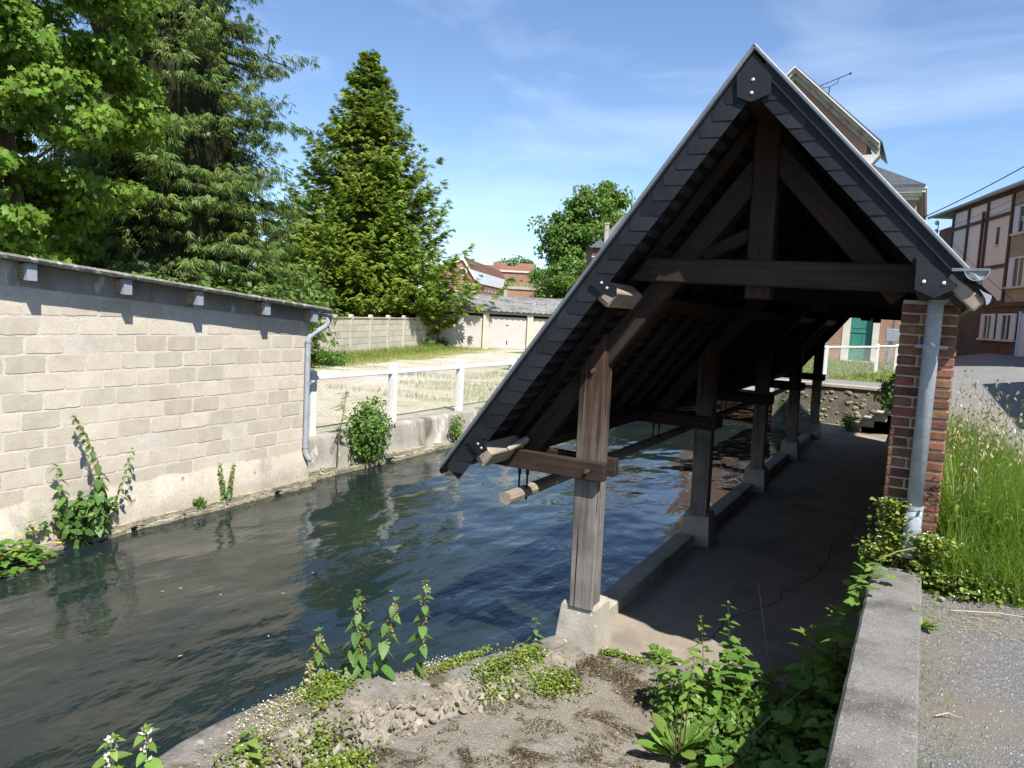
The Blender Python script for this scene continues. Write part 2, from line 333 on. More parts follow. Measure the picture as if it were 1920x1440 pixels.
class MB:
    def __init__(s): s.v = []; s.f = []
    def add(s, vs, fs):
        k = len(s.v); s.v += [tuple(v) for v in vs]; s.f += [tuple(i + k for i in f) for f in fs]; return s
    def box(s, a, b):
        (x0, y0, z0), (x1, y1, z1) = a, b
        return s.add([(x0, y0, z0), (x1, y0, z0), (x1, y1, z0), (x0, y1, z0), (x0, y0, z1), (x1, y0, z1), (x1, y1, z1), (x0, y1, z1)],
                     [(3, 2, 1, 0), (4, 5, 6, 7), (0, 1, 5, 4), (1, 2, 6, 5), (2, 3, 7, 6), (3, 0, 4, 7)])
    def obox(s, o, u, v, w):
        """box from corner o along the three edge vectors"""
        o, u, v, w = V(o), V(u), V(v), V(w)
        return s.add([o, o + u, o + u + v, o + v, o + w, o + u + w, o + u + v + w, o + v + w], [(3, 2, 1, 0), (4, 5, 6, 7), (0, 1, 5, 4), (1, 2, 6, 5), (2, 3, 7, 6), (3, 0, 4, 7)])
    def prism(s, poly, ext):
        n = len(poly); ext = V(ext); p = [V(q) for q in poly]
        return s.add(p + [q + ext for q in p], [tuple(range(n))[::-1], tuple(range(n, 2 * n))] + [(i, (i + 1) % n, (i + 1) % n + n, i + n) for i in range(n)])
    def tube(s, pts, r, seg=8, cap=True):
        pts = [V(p) for p in pts]; rs = r if isinstance(r, (list, tuple)) else [r] * len(pts); k = len(s.v); n = len(pts)
        up = V((0, 0, 1)); prev = None
        for i, p in enumerate(pts):
            d = (pts[min(i + 1, n - 1)] - pts[max(i - 1, 0)]).normalized()
            if prev is None:
                a = d.cross(up if abs(d.z) < .9 else V((1, 0, 0))).normalized()
            else: a = (prev - d * prev.dot(d)).normalized()
            prev = a; b = d.cross(a)
            for j in range(seg):
                t = 2 * math.pi * j / seg
                s.v.append(tuple(p + (a * math.cos(t) + b * math.sin(t)) * rs[i]))
        for i in range(n - 1):
            for j in range(seg):
                s.f.append((k + i * seg + j, k + i * seg + (j + 1) % seg, k + (i + 1) * seg + (j + 1) % seg, k + (i + 1) * seg + j))
        if cap:
            s.f.append(tuple(k + j for j in range(seg))[::-1]); s.f.append(tuple(k + (n - 1) * seg + j for j in range(seg)))
        return s
    def mesh(s, name, org=(0, 0, 0), smooth=False):
        me = bpy.data.meshes.new(name); o = V(org)
        me.from_pydata([tuple(V(v) - o) for v in s.v], [], s.f)
        if smooth: me.polygons.foreach_set('use_smooth', [True] * len(me.polygons))
        me.update(); return me
    def build(s, name, mat, parent=None, org=None, smooth=False):
        if org is None: org = root_loc(parent) if parent is not None else (0, 0, 0)
        me = s.mesh(name, org, smooth); me.materials.append(M[mat])
        return put(name, me, parent, org)

_cache = {}
def rbox(dx, dy, dz, bev=.006):
    """bevelled box centred on its own middle, shared between pieces of one size"""
    key = ('rbox', round(dx, 3), round(dy, 3), round(dz, 3), bev)
    if key not in _cache:
        bm = bmesh.new(); bmesh.ops.create_cube(bm, size=1)
        bmesh.ops.scale(bm, vec=(dx, dy, dz), verts=bm.verts)
        if bev: bmesh.ops.bevel(bm, geom=bm.edges[:], offset=bev, segments=1, affect='EDGES')
        me = bpy.data.meshes.new('piece'); bm.to_mesh(me); bm.free(); _cache[key] = me
    return _cache[key]
def withmat(me, mat):
    k = ('m', me.name, mat)
    if k not in _cache:
        c = me.copy(); c.materials.clear(); c.materials.append(M[mat]); _cache[k] = c
    return _cache[k]
def pbox(name, a, b, mat, parent=None, bev=.006):
    c = [(a[i] + b[i]) / 2 for i in range(3)]; d = [abs(b[i] - a[i]) for i in range(3)]
    return put(name, withmat(rbox(*d, bev), mat), parent, c)
def beam(name, p0, p1, w, h, mat, parent=None, up=(0, 0, 1), bev=.01):
    """timber from p0 to p1; w across, h along 'up'; local x is the grain"""
    p0, p1 = V(p0), V(p1); d = p1 - p0; L = d.length; x = d.normalized()
    z = V(up) - x * V(up).dot(x); z.normalize(); y = z.cross(x)
    rot = Matrix((x, y, z)).transposed().to_4x4()
    return put(name, withmat(rbox(L, w, h, bev), mat), parent, (p0 + p1) / 2, rot)

def np_mesh(name, verts, per, smooth=False):
    """verts (n*per,3): one polygon of 'per' corners each"""
    n = len(verts) // per
    me = bpy.data.meshes.new(name)
    me.vertices.add(len(verts)); me.vertices.foreach_set('co', np.ascontiguousarray(verts, dtype=np.float32).ravel())
    me.loops.add(len(verts)); me.loops.foreach_set('vertex_index', np.arange(len(verts), dtype=np.int32))
    me.polygons.add(n); me.polygons.foreach_set('loop_start', np.arange(0, len(verts), per, dtype=np.int32))
    me.update(calc_edges=True)
    return me
def norm(a): return a / np.maximum(np.linalg.norm(a, axis=-1, keepdims=True), 1e-9)
KITE = np.array([(0, 0), (.28, .42), (.62, .36), (1, 0), (.62, -.36), (.28, -.42)])
SPRAY = np.array([(0, 0), (.38, .46), (1, 0), (.38, -.46)])
MAPLE = np.array([(0, 0), (.10, .48), (.42, .30), (.60, .55), (.68, .22), (1, 0), (.68, -.22), (.60, -.55), (.42, -.30), (.10, -.48)])
def cards(P, A, N, L, W, shape=KITE, droop=.15):
    A = norm(A); Sd = norm(np.cross(A, N)); N = np.cross(Sd, A)
    k = len(shape); out = np.empty((len(P), k, 3))
    L = np.broadcast_to(np.asarray(L, float), (len(P),)); W = np.broadcast_to(np.asarray(W, float), (len(P),))
    for i, (a, b) in enumerate(shape):
        out[:, i] = P + A * (L * a)[:, None] + Sd * (W * b)[:, None] - N * (L * droop * a * a - W * abs(b) * .25)[:, None]
    return out.reshape(-1, 3)
def rvec(n): return norm(RNG.normal(size=(n, 3)))
def np_obj(name, verts, per, mat, parent=None, org=None):
    if org is None: org = root_loc(parent) if parent is not None else V((0, 0, 0))
    me = np_mesh(name, verts - np.array(org), per); me.materials.append(M[mat])
    return put(name, me, parent, org)
def blades(P, H, W, lean, seg=3, bend=.5):
    """grass blades as strips of quads; returns (n*seg*4,3)"""
    n = len(P); az = RNG.uniform(0, 6.283, n); D = np.stack([np.cos(az), np.sin(az), np.zeros(n)], 1)
    if lean is not None: D = norm(D + np.array(lean))
    Sd = np.stack([-D[:, 1], D[:, 0], np.zeros(n)], 1)
    b = RNG.uniform(.15, bend, n)
    out = np.empty((n, seg, 4, 3))
    def pt(t): return P + np.array([0, 0, 1]) * (H * t * (1 - .35 * b * t))[:, None] + D * (H * b * t * t)[:, None]
    for i in range(seg):
        t0, t1 = i / seg, (i + 1) / seg; w0, w1 = (W * (1 - t0 ** 1.5) / 2)[:, None], (W * (1 - t1 ** 1.5) / 2 + 1e-4)[:, None]
        a, c = pt(t0), pt(t1)
        out[:, i, 0] = a - Sd * w0; out[:, i, 1] = a + Sd * w0; out[:, i, 2] = c + Sd * w1; out[:, i, 3] = c - Sd * w1
    return out.reshape(-1, 3)
def grid(name, xs, ys, fz, mat, kind='structure', smooth=True):
    nx, ny = len(xs), len(ys)
    v = [(x, y, fz(x, y)) for y in ys for x in xs]
    f = [(j * nx + i, j * nx + i + 1, (j + 1) * nx + i + 1, (j + 1) * nx + i) for j in range(ny - 1) for i in range(nx - 1)]
    me = bpy.data.meshes.new(name); me.from_pydata(v, [], f)
    if smooth: me.polygons.foreach_set('use_smooth', [True] * len(f))
    me.materials.append(M[mat]); o = put(name, me); o['kind'] = kind; return o
def nz(x, y, s=1.0, seed=0.0):
    from mathutils import noise
    return noise.noise(V((x * s + seed, y * s - seed, seed)))
def lin(a, b, n): return [a + (b - a) * i / (n - 1) for i in range(n)]

# ================================================================== SETTING
# water: one sheet, real low ripples near the camera
def water_z(x, y): return .012 * nz(x, y * .5, 1.6) + .006 * nz(x, y, 4.0, 3)
grid('water', lin(-9.6, -1.2, 120), [-6 + 40 * (i / 220) for i in range(221)], water_z, 'water')
# the lot on the left bank, running to the horizon
lot = MB()
lot.add([(-900, -60, .62), (-8.78, -60, .62), (-8.78, 34, .62), (-900, 34, .62), (-900, 900, .62), (-8.78, 900, .62)], [(0, 1, 2, 3), (3, 2, 5, 4)])
o = lot.build('ground', 'lot'); o['kind'] = 'structure'
o = MB().add([(-8.78, 33.9, .55), (900, 33.9, .55), (900, 900, .55), (-8.78, 900, .55)], [(0, 1, 2, 3)]).build('far_ground', 'far_ground'); o['kind'] = 'structure'
# street on the right bank: level by the camera, rising towards the houses
def street_z(x, y):
    k = max(0, min(1, (y - 9) / 34.0)); kx = max(0, min(1, (x - .2) / 2.6))
    return 1.355 + .66 * k * kx * (1.0) - .055 * (1 - kx) * k
grid('street', lin(-.02, 3, 13) + [4, 6, 9, 14, 25, 60], [-12, -6, -2, 0, 1, 2, 3, 4, 5, 6, 7, 8] + lin(9, 43, 18) + [50, 60, 80, 140], street_z, 'asphalt')
fore = grid('gravel', lin(.095, 3.2, 60), lin(.4, 5.4, 90), lambda x, y: 1.368 + .010 * nz(x, y, 3) + .004 * nz(x, y, 25) - .012 * max(0, y - 4.6), 'gravel_road')
# path and lawn beyond the washing place
grid('path', lin(-12, -.05, 8), lin(22.2, 27.5, 5), lambda x, y: 1.30, 'asphalt', smooth=False)
grid('lawn', lin(-14, -.6, 8), lin(25.2, 39.9, 8), lambda x, y: 1.305 + .02 * nz(x, y, .8), 'soil_grass')
# washing platform beside the river and the dirt bank in front of it
plat = MB()
plat.box((-2.33, 5.34, -.5), (.10, 22.0, .30))
o = plat.build('washing_platform', 'floor_concrete'); o['kind'] = 'structure'
def bank_z(x, y):
    e = max(0, (x + 1.1)) * .10
    return .325 + .022 * nz(x, y, 1.7, 5) + .012 * nz(x, y, 9, 2) + e + max(0, 3.6 - y) * .06 - .03 * max(0, min(1, (y - 5.2) * 3))


# ================================================================== LAVOIR
T = V((-1.04, 0, 4.465)); BL = V((-3.09, 0, 1.684)); BR = V((.255, 0, 3.085))
dL = (BL - T).normalized(); dR = (BR - T).normalized(); lenL = (BL - T).length; lenR = (BR - T).length
nL = V((-dL.z, 0, dL.x)); nL = nL if nL.z < 0 else -nL          # into the roof space
nR = V((-dR.z, 0, dR.x)); nR = nR if nR.z < 0 else -nR
Y0, Y1 = 4.72, 20.3  # roof lengthened past the last truss so its shade covers the end wall
def sl(side, s, p, y):
    d, n = (dL, nL) if side == 'L' else (dR, nR)
    q = T + d * s + n * p; return V((q.x, y, q.z))
lav = thing('wash_house', 'open timber wash house with a steep slate roof on posts over the river', 'wash house', (-1.1, 5.2, .3))
TR = [5.2 + 3.36 * i for i in range(5)]
for i, y in enumerate(TR):
    # concrete pedestal, tapered
    pd = MB(); a, b = .175, .135; cx = -2.14; z0, z1 = .28, .672
    yy = y + .16
    pts = [(cx + sx * k, yy + sy * k, z) for z, k in ((z0, a), (z1 - .03, b + .006), (z1, b - .012)) for sx, sy in ((-1, -1), (1, -1), (1, 1), (-1, 1))]
    pd.add(pts, [(3, 2, 1, 0), (8, 9, 10, 11)] + [(r * 4 + j, r * 4 + (j + 1) % 4, r * 4 + 4 + (j + 1) % 4, r * 4 + 4 + j) for r in (0, 1) for j in range(4)])
    pd.build('pedestal', 'concrete', lav)
    # post, its head cut along the rafter
    px0, px1 = -2.225, -2.045
    po = MB().prism([(px0 + .012, y + .0, .64), (px1 + .022, y, .64), (px1, y, 2.46), (px1 - .01, y, 2.73), (px0 - .018, y, 2.45)], (0, .165, 0))
    org = V((-2.13, y + .08, 1.5)); me = po.mesh('post', org)
    rot = Matrix.Rotation(-math.pi / 2, 4, 'Y')          # local x becomes world z so that the grain runs up the post
    me.transform(rot.inverted()); me.materials.append(M['oak_post'])
    bm = bmesh.new(); bm.from_mesh(me); bmesh.ops.bevel(bm, geom=bm.edges[:], offset=.008, segments=1, affect='EDGES'); bm.to_mesh(me); bm.free()
    post = put('post', me, lav, org, rot)
    bl = MB().tube([(-2.13, y + .004, 2.45), (-2.13, y - .022, 2.45)], .019, 6); put('bolt', withmat(bl.mesh('bolt', (-2.13, y, 2.45)), 'rust'), lav, (-2.13, y, 2.45))
    # clasping brackets either side of the post
    for k, (ya, yb) in enumerate(((y - .07, y - .002), (y + .167, y + .235))):
        br = MB().prism([(-2.985, ya, 1.745), (-2.94, ya, 1.655), (-1.985, ya, 1.645), (-1.97, ya, 1.66), (-1.972, ya, 1.785), (-2.96, ya, 1.80), (-2.985, ya, 1.79)], (0, yb - ya, 0))
        org = V((-2.5, (ya + yb) / 2, 1.72)); me = br.mesh('bracket', org); me.materials.append(M['oak'])
        bm = bmesh.new(); bm.from_mesh(me); bmesh.ops.bevel(bm, geom=bm.edges[:], offset=.006, segments=1, affect='EDGES'); bm.to_mesh(me); bm.free()
        put('bracket', me, lav, org)
    for bx in (-2.80, -2.10):
        bl = MB().tube([(0, .004, 0), (0, -.024, 0)], .018, 6); put('bolt', withmat(bl.mesh('bolt'), 'rust'), lav, (bx, y - .07, 1.715))
    # principal rafters, king post, tie beam
    beam('principal_rafter', (-2.75, y + .135, 1.70), (-.965, y + .135, 4.02), .13, .155, 'oak', lav)
    beam('principal_rafter', (-1.03, y + .135, 4.02), (-.16, y + .135, 3.06), .13, .15, 'oak', lav)
    beam('king_post', (-1.02, y + .13, 3.02), (-1.035, y + .13, 4.24), .165, .165, 'oak', lav, up=(1, 0, 0))
    ti = MB().prism([(-1.752, y - .05, 3.272), (-1.885, y - .05, 3.112), (.0, y - .05, 3.085), (.0, y - .05, 3.255)], (0, .10, 0))
    org = V((-.9, y, 3.18)); me = ti.mesh('tie_beam', org); me.materials.append(M['oak'])
    bm = bmesh.new(); bm.from_mesh(me); bmesh.ops.bevel(bm, geom=bm.edges[:], offset=.008, segments=1, affect='EDGES'); bm.to_mesh(me); bm.free()
    put('tie_beam', me, lav, org)
    beam('strut', (-1.10, y + .13, 3.45), (-1.42, y + .13, 3.30), .08, .09, 'oak_dark', lav)
    # iron rods that carry the drying rail
    for rx in (-2.735, -2.665):
        ro = MB().tube([(rx, y + .08, 1.66), (rx, y + .08, 1.58), (rx, y + .08, 1.57), (rx, y + .08, 1.38)], [.013, .013, .008, .008], 6)
        ro.build('hanger_rod', 'iron', lav)
# rail hung over the water, octagonal, pale weathered near end
rl = MB().tube([(0, 0, 0), (14.0, 0, 0)], .05, 10)
me = rl.mesh('hanging_rail'); me.materials.append(M['oak_grey'])
put('hanging_rail', me, lav, (-2.70, 5.0, 1.435), Matrix.Rotation(math.pi / 2, 4, 'Z'))
ck = MB(); cpts = [(-1.42, 5.75), (-1.30, 6.1), (-1.32, 6.5), (-1.12, 6.95), (-1.0, 7.25), (-.98, 7.7), (-.80, 8.2), (-.72, 8.9), (-.78, 9.6), (-.6, 10.4), (-.66, 11.4)]
for i in range(60):
    u_ = i / 59 * (len(cpts) - 1); c_ = min(int(u_), len(cpts) - 2); f_ = u_ - c_
    x_ = cpts[c_][0] * (1 - f_) + cpts[c_ + 1][0] * f_ + rnd.uniform(-.018, .018); y_ = cpts[c_][1] * (1 - f_) + cpts[c_ + 1][1] * f_
    w_ = rnd.uniform(.002, .006); ck.v += [(x_ - w_, y_, .303), (x_ + w_, y_, .303)]
ck.f = [(i * 2, i * 2 + 1, i * 2 + 3, i * 2 + 2) for i in range(59)]; o = ck.build('floor_crack', 'dark', lav)
# purlins and plates
def purlin(name, side, s, p, w, h, y0=Y0 + .035, y1=Y1 - .05, mat='oak'):
    d = dL if side == 'L' else dR; n = nL if side == 'L' else nR
    return beam(name, sl(side, s, p, y0), sl(side, s, p, y1), w, h, mat, lav, up=tuple(n))
for s_, w_ in ((1.69, .13), (3.18, .14)):
    pu = purlin('purlin', 'L', s_, .185, w_, .125, y0=5.26)
    e_ = purlin('purlin_end', 'L', s_, .185, w_, .125, y1=5.258, mat='oak_grey')  # grey weathered wood, also painting the end as sunlit against the dark length
beam('ridge_beam', (-1.035, Y0 + .035, 4.25), (-1.035, Y1 - .05, 4.25), .13, .17, 'oak', lav)
beam('wall_plate', (.005, Y0 + .035, 3.11), (.005, Y1 - .05, 3.11), .16, .13, 'oak', lav)
# loose block lying on the lower purlin
beam('wedge_block', sl('L', 3.12, .24, 4.98), sl('L', 3.05, .24, 5.22), .06, .045, 'oak_grey', lav, up=tuple(nL))
# common rafters
y = Y0 + .10
while y < Y1:
    beam('rafter', sl('L', .10, .085, y), sl('L', lenL - .20, .085, y), .06, .075, 'oak', lav, up=tuple(nL))
    beam('rafter', sl('R', .10, .085, y), sl('R', lenR - .06, .085, y), .06, .075, 'oak', lav, up=tuple(nR))
    y += .56
# battens
for side, ln, nn in (('L', lenL, nL), ('R', lenR, nR)):
    s = .12
    while s < ln - .05:
        beam('batten', sl(side, s, .034, Y0 + .03), sl(side, s, .034, Y1 - .03), .045, .022, 'oak_dark', lav, up=tuple(nn), bev=0)
        s += .118
# slates on both slopes: courses of single slates, butts proud
for side, ln in (('L', lenL), ('R', lenR)):
    d = np.array(dL if side == 'L' else dR); n = np.array(nL if side == 'L' else nR); T0 = np.array(T)
    qs = []
    k = 0; s = .06
    while s < ln + .03:
        ys = np.arange(Y0 + (.0 if k % 2 else .11), Y1 - .05, .22)
        a = T0 + d * max(s - .16, .0); b = T0 + d * min(s + .10, ln + .06)
        for yy in ys:
            j = RNG.normal(0, .002)
            w = .212
            A0 = a + n * .014; B0 = b - n * (.004 + j)
            pts = [(A0[0], yy, A0[2]), (A0[0], yy + w, A0[2]), (B0[0], yy + w, B0[2]), (B0[0], yy, B0[2])]
            lastrow = s + .118 > ln + .03
            if lastrow:
                C = B0 + d * .05
                pts = [pts[0], pts[1], pts[2], (C[0], yy + w * .66, C[2]), (C[0], yy + w * .33, C[2]), pts[3]]
            else:
                pts = [pts[0], pts[1], tuple((np.array(pts[1]) + np.array(pts[2])) / 2), pts[2], pts[3], tuple((np.array(pts[0]) + np.array(pts[3])) / 2)]
            qs += pts
        s += .118; k += 1
    top = np.array(qs)
    ex = n * .007
    per = 6
    # give every slate a thickness: top, underside and the butt edge
    und = (top + ex).reshape(-1, per, 3)[:, ::-1].reshape(-1, 3)
    o = np_obj('roof_slates', np.concatenate([top, und]), per, 'slate_roof', lav); o['kind'] = 'stuff'
# zinc verge strips and ridge
for side, ln in (('L', lenL + .02), ('R', lenR - .05)):
    n = nL if side == 'L' else nR
    beam('verge_strip', sl(side, -.01, -.001, Y0 - .012), sl(side, ln, -.001, Y0 - .012), .05, .024, 'zinc_dark', lav, up=tuple(n), bev=.006)
rd = MB().prism([(-1.16, Y0, 4.33), (-1.04, Y0, 4.49), (-.92, Y0, 4.34), (-.925, Y0, 4.325), (-1.04, Y0, 4.475), (-1.155, Y0, 4.315)], (0, Y1 - Y0, 0))
rd.build('ridge_cap', 'zinc', lav)
# verge slates: each hung plumb, its foot cut level, lapping the one below
def verge(side, ln, first, width):
    d, n = (dL, nL) if side == 'L' else (dR, nR)
    s = first; k = 0; sg = 1 if side == 'L' else -1
    while s < ln + .02:
        P = lambda ss, pp, off: (sl(side, ss, pp, 0).x, off, sl(side, ss, pp, 0).z)
        s0 = s - .17; jw = rnd.uniform(-.004, .004)
        a = sl(side, s0, .006, 0); b = sl(side, s, .026, 0)
        c = V((b.x + sg * .004, 0, b.z - .055 + jw))
        e = sl(side, s0, width, 0)
        # level foot runs in to the inner line
        tt = (c.z - e.z) / d.z; f = e + d * tt
        if side == 'R':
            b = sl(side, s, .055, 0); c = V((b.x - .004, 0, b.z - .05 + jw)); tt = (c.z - e.z) / d.z; f = e + d * tt
        pol = [(a, .004), (b, -.001), (c + V((0, 0, .010)), -.0025), (c + V((sg * .010, 0, 0)), -.003), (f, -.003), (e, .004)]
        vs = [(q.x, Y0 + off + rnd.uniform(-.001, .001), q.z) for q, off in pol]
        m = MB().prism(vs, (0, .004, 0)); me = m.mesh('verge_slate', vs[3]); me.materials.append(M['slate'])
        put('verge_slate', me, lav, vs[3])
        s += .1155; k += 1
verge('L', lenL, .30, .165)
verge('R', lenR, .30, .170)
pk = MB().prism([(sl('L', .02, .16, 0).x, Y0 + .012, sl('L', .02, .16, 0).z), (sl('L', lenL, .16, 0).x, Y0 + .012, sl('L', lenL, .16, 0).z), (sl('L', lenL, .0, 0).x, Y0 + .012, sl('L', lenL, .0, 0).z), (T.x, Y0 + .012, T.z - .01)], (0, .014, 0)); pk.build('verge_board', 'oak_dark', lav)
pk = MB().prism([(sl('R', .02, .16, 0).x, Y0 + .012, sl('R', .02, .16, 0).z), (sl('R', lenR, .16, 0).x, Y0 + .012, sl('R', lenR, .16, 0).z), (sl('R', lenR, .0, 0).x, Y0 + .012, sl('R', lenR, .0, 0).z), (T.x, Y0 + .012, T.z - .01)], (0, .014, 0)); pk.build('verge_board', 'oak_dark', lav)
# dark slate band along the right verge under the zinc
beam('verge_band', sl('R', .12, .032, Y0 - .016), sl('R', lenR - .12, .032, Y0 - .016), .006, .058, 'slate', lav, up=tuple(nR), bev=0)
# slate plates over the timber ends, with bolts
def plate(pts, bolts, y=Y0 - .022, th=.008):
    vs = [(x, y, z) for x, z in pts]
    p = MB().prism(vs, (0, th, 0)).build('cap_plate', 'slate', lav)
    for bx, bz in bolts:
        b = MB().tube([(0, .002, 0), (0, -.004, 0), (0, -.007, 0)], [.0105, .0105, .005], 8)
        put('bolt', withmat(b.mesh('bolt'), 'bolt'), p, (bx, y, bz))
plate([(-1.038, 4.43), (-1.13, 4.31), (-1.12, 4.183), (-1.038, 4.150), (-.925, 4.187), (-.93, 4.30)], [(-1.035, 4.275), (-1.037, 4.20)])
plate([(-1.925, 3.126), (-1.80, 3.045), (-1.796, 2.988), (-1.826, 2.974), (-1.90, 3.0), (-1.99, 3.06)], [(-1.905, 3.068), (-1.865, 3.035)])
plate([(-2.80, 1.965), (-2.705, 1.85), (-2.775, 1.80), (-2.81, 1.83), (-2.885, 1.90)], [(-2.785, 1.885), (-2.755, 1.858)])
plate([(-.09, 3.283), (-.086, 3.082), (.012, 3.040), (.10, 3.088), (.115, 3.11)], [(-.045, 3.125), (.05, 3.12)])
# broken slates hanging below the lower plate
hs = MB().prism([(-2.90, Y0 + .1, 1.86), (-2.83, Y0 + .1, 1.86), (-2.80, Y0 + .1, 1.80), (-2.875, Y0 + .1, 1.725), (-2.895, Y0 + .1, 1.73)], (0, .012, 0)); hs.build('broken_slate', 'slate', lav)
hs = MB().prism([(-2.975, Y0 + .02, 1.69), (-2.915, Y0 + .02, 1.70), (-2.955, Y0 + .02, 1.655)], (0, .012, 0)); hs.build('broken_slate', 'slate', lav)
# boarded far gable above the last tie beam
gb = 14
for i in range(gb):
    x0, x1 = lin(-1.95, .1, gb + 1)[i:i + 2]
    def roofz(x): return T.z - abs((x - T.x) * (dL.z / dL.x if x < T.x else dR.z / dR.x)) - .12
    pts = [(x0, 20.1, 3.13), (x1, 20.1, 3.13), (x1, 20.1, max(3.14, roofz(x1))), (x0, 20.1, max(3.14, roofz(x0)))]
    MB().prism(pts, (0, .025, 0)).build('gable_board', 'oak_dark', lav)
# kerb along the water between the pedestals
for i in range(4):
    kb = MB(); ya, yb = TR[i] + .34, TR[i + 1] - .02
    kb.prism([(-2.33, ya, .24), (-2.33, ya, .405), (-2.32, ya, .415), (-2.145, ya, .415), (-2.135, ya, .405), (-2.135, ya, .24)], (0, yb - ya, 0)).build('kerb', 'concrete', lav)
# brick back wall: core plus single bricks at the near end and along its outer face
core = MB().box((-.145, 5.215, .2), (.145, 18.95, 3.045)); core.build('back_wall', 'brick_back', lav)
endc = MB().box((-.148, 5.192, 1.1), (.148, 5.2145, 3.04)); endc.build('wall_mortar', 'brickmortar', lav)
zz = 1.28; r = 0
CH = .0625
while zz < 2.99:
    sh = .0 if zz > 1.6 else .0
    xl = -.152 + rnd.uniform(-.003, .003); xr = .152 + rnd.uniform(-.003, .003)
    cuts = [xl, -.045, .165] if r % 2 == 0 else [xl, .052, .165]
    cuts = [cuts[0], cuts[1], xr]
    for a, b in zip(cuts[:-1], cuts[1:]):
        a2, b2 = a + (.006 if a != xl else 0), b - (.006 if b != xr else 0)
        d = b2 - a2
        me = withmat(rbox(round(d, 2), .06, .0505, .006), 'brick')
        put('brick', me, lav, ((a2 + b2) / 2, 5.212 + rnd.uniform(-.003, .003), zz + .026), Matrix.Rotation(rnd.uniform(-.01, .01), 4, 'Y'))
    # outer face, near two metres only
    yy = 5.25 + (.0 if r % 2 else .115)
    while yy < 7.0:
        put('brick', withmat(rbox(.05, .22, .0505, .006), 'brick'), lav, (.131, yy + .11, zz + .026)); yy += .232
    zz += CH; r += 1
# right gutter: half-round zinc, end on, with bent end, and the split plate end below
gt = MB(); prof = []
for j in range(13):
    t = math.pi * (1 + j / 12); prof.append((.195 + .058 * math.cos(t), 3.190 + .055 * math.sin(t)))
inner = [(.195 + (x - .195) * .94, 3.190 + (z - 3.190) * .94) for x, z in prof[::-1]]
gt.prism([(x, Y0 - .05, z) for x, z in prof + inner], (0, Y1 - Y0, 0)); gt.build('gutter', 'zinc', lav)
MB().prism([(x, Y0 - .028, z) for x, z in prof], (0, .006, 0)).build('gutter_end', 'pipe', lav)
gb_ = MB().prism([(.08, Y0 - .04, 3.200), (.255, Y0 - .04, 3.202), (.255, Y0 - .04, 3.188), (.08, Y0 - .04, 3.184)], (0, .03, 0)); gb_.build('gutter_strap', 'zinc_dark', lav)
beam('eaves_board', (.06, Y0 + .01, 3.155), (.225, Y0 + .01, 3.0), .03, .075, 'oak_grey', lav, up=(.7, 0, .7))
beam('eaves_board', (.215, Y0 + .02, 3.03), (.215, Y1, 3.03), .03, .09, 'oak_grey', lav, up=(.65, 0, .76))
zc = MB().prism([(.215, Y0 - .02, 3.095), (.235, Y0 - .02, 3.08), (.275, Y0 - .02, 3.062), (.27, Y0 - .02, 3.03), (.255, Y0 - .02, 3.01), (.245, Y0 - .02, 3.05)], (0, .02, 0)); zc.build('gutter_flap', 'zinc', lav)
# rain pipe of the gutter, on the pillar
dp = MB().tube([(.195, 5.06, 3.16), (.14, 5.08, 3.10), (.05, 5.11, 3.07), (.026, 5.122, 3.03), (.024, 5.125, 2.95), (.022, 5.125, 1.66)], [.04, .04, .043, .044, .044, .044], 18)
dpo = dp.build('rain_pipe', 'pipe', lav, smooth=True)
sh = MB().tube([(.022, 5.125, 1.80), (.022, 5.125, 1.68), (.02, 5.12, 1.60), (.014, 5.095, 1.50)], [.049, .049, .047, .045], 18)
sh.build('pipe_shoe', 'pipe', dpo, smooth=True)
for z in (1.795, 1.66): MB().tube([(.022, 5.125, z), (.022, 5.125, z + .022)], .052, 18).build('pipe_collar', 'pipe', dpo)
cl = MB().tube([(.022, 5.125, 2.76), (.022, 5.125, 2.785)], .049, 18); cl.box((-.06, 5.11, 2.762), (.11, 5.20, 2.782)); cl.build('pipe_clip', 'pipe', dpo)

# ================================================================== FOREGROUND WALLS
# coping wall on the right
cw = thing('coping_wall', 'long grey concrete coping wall between the gravel and the dirt bank', 'wall', (-.03, 3.2, .3))
cp = MB()
ys = lin(.6, 5.02, 60)
ring = []
for y in ys:
    j = .004 * nz(y, 1, 6) + .004 * nz(y, 3, 25); e = .03 * max(0, y - 4.75) * abs(nz(y, 9, 9)) * 6
    ring.append([(-.165 + j, y, 1.30), (-.168 + j, y, 1.425), (-.155 + j, y, 1.442 + j * .4), (-.03, y, 1.446 + j * .5), (.088 - j, y, 1.442), (.098 - j, y, 1.43), (.10, y, 1.30)])
n = 7
for i, rr in enumerate(ring): cp.v += rr
for i in range(len(ring) - 1): cp.f += [(i * n + k, (i + 1) * n + k, (i + 1) * n + k + 1, i * n + k + 1) for k in range(n - 1)] + [(i * n, i * n + n - 1, (i + 1) * n + n - 1, (i + 1) * n)]
cp.f += [tuple(range(n)), tuple((len(ring) - 1) * n + k for k in range(n))[::-1]]
cp.build('coping', 'coping', cw)
MB().box((-.135, .6, -.1), (.094, 5.19, 1.299)).build('wall_body', 'rubble', cw)
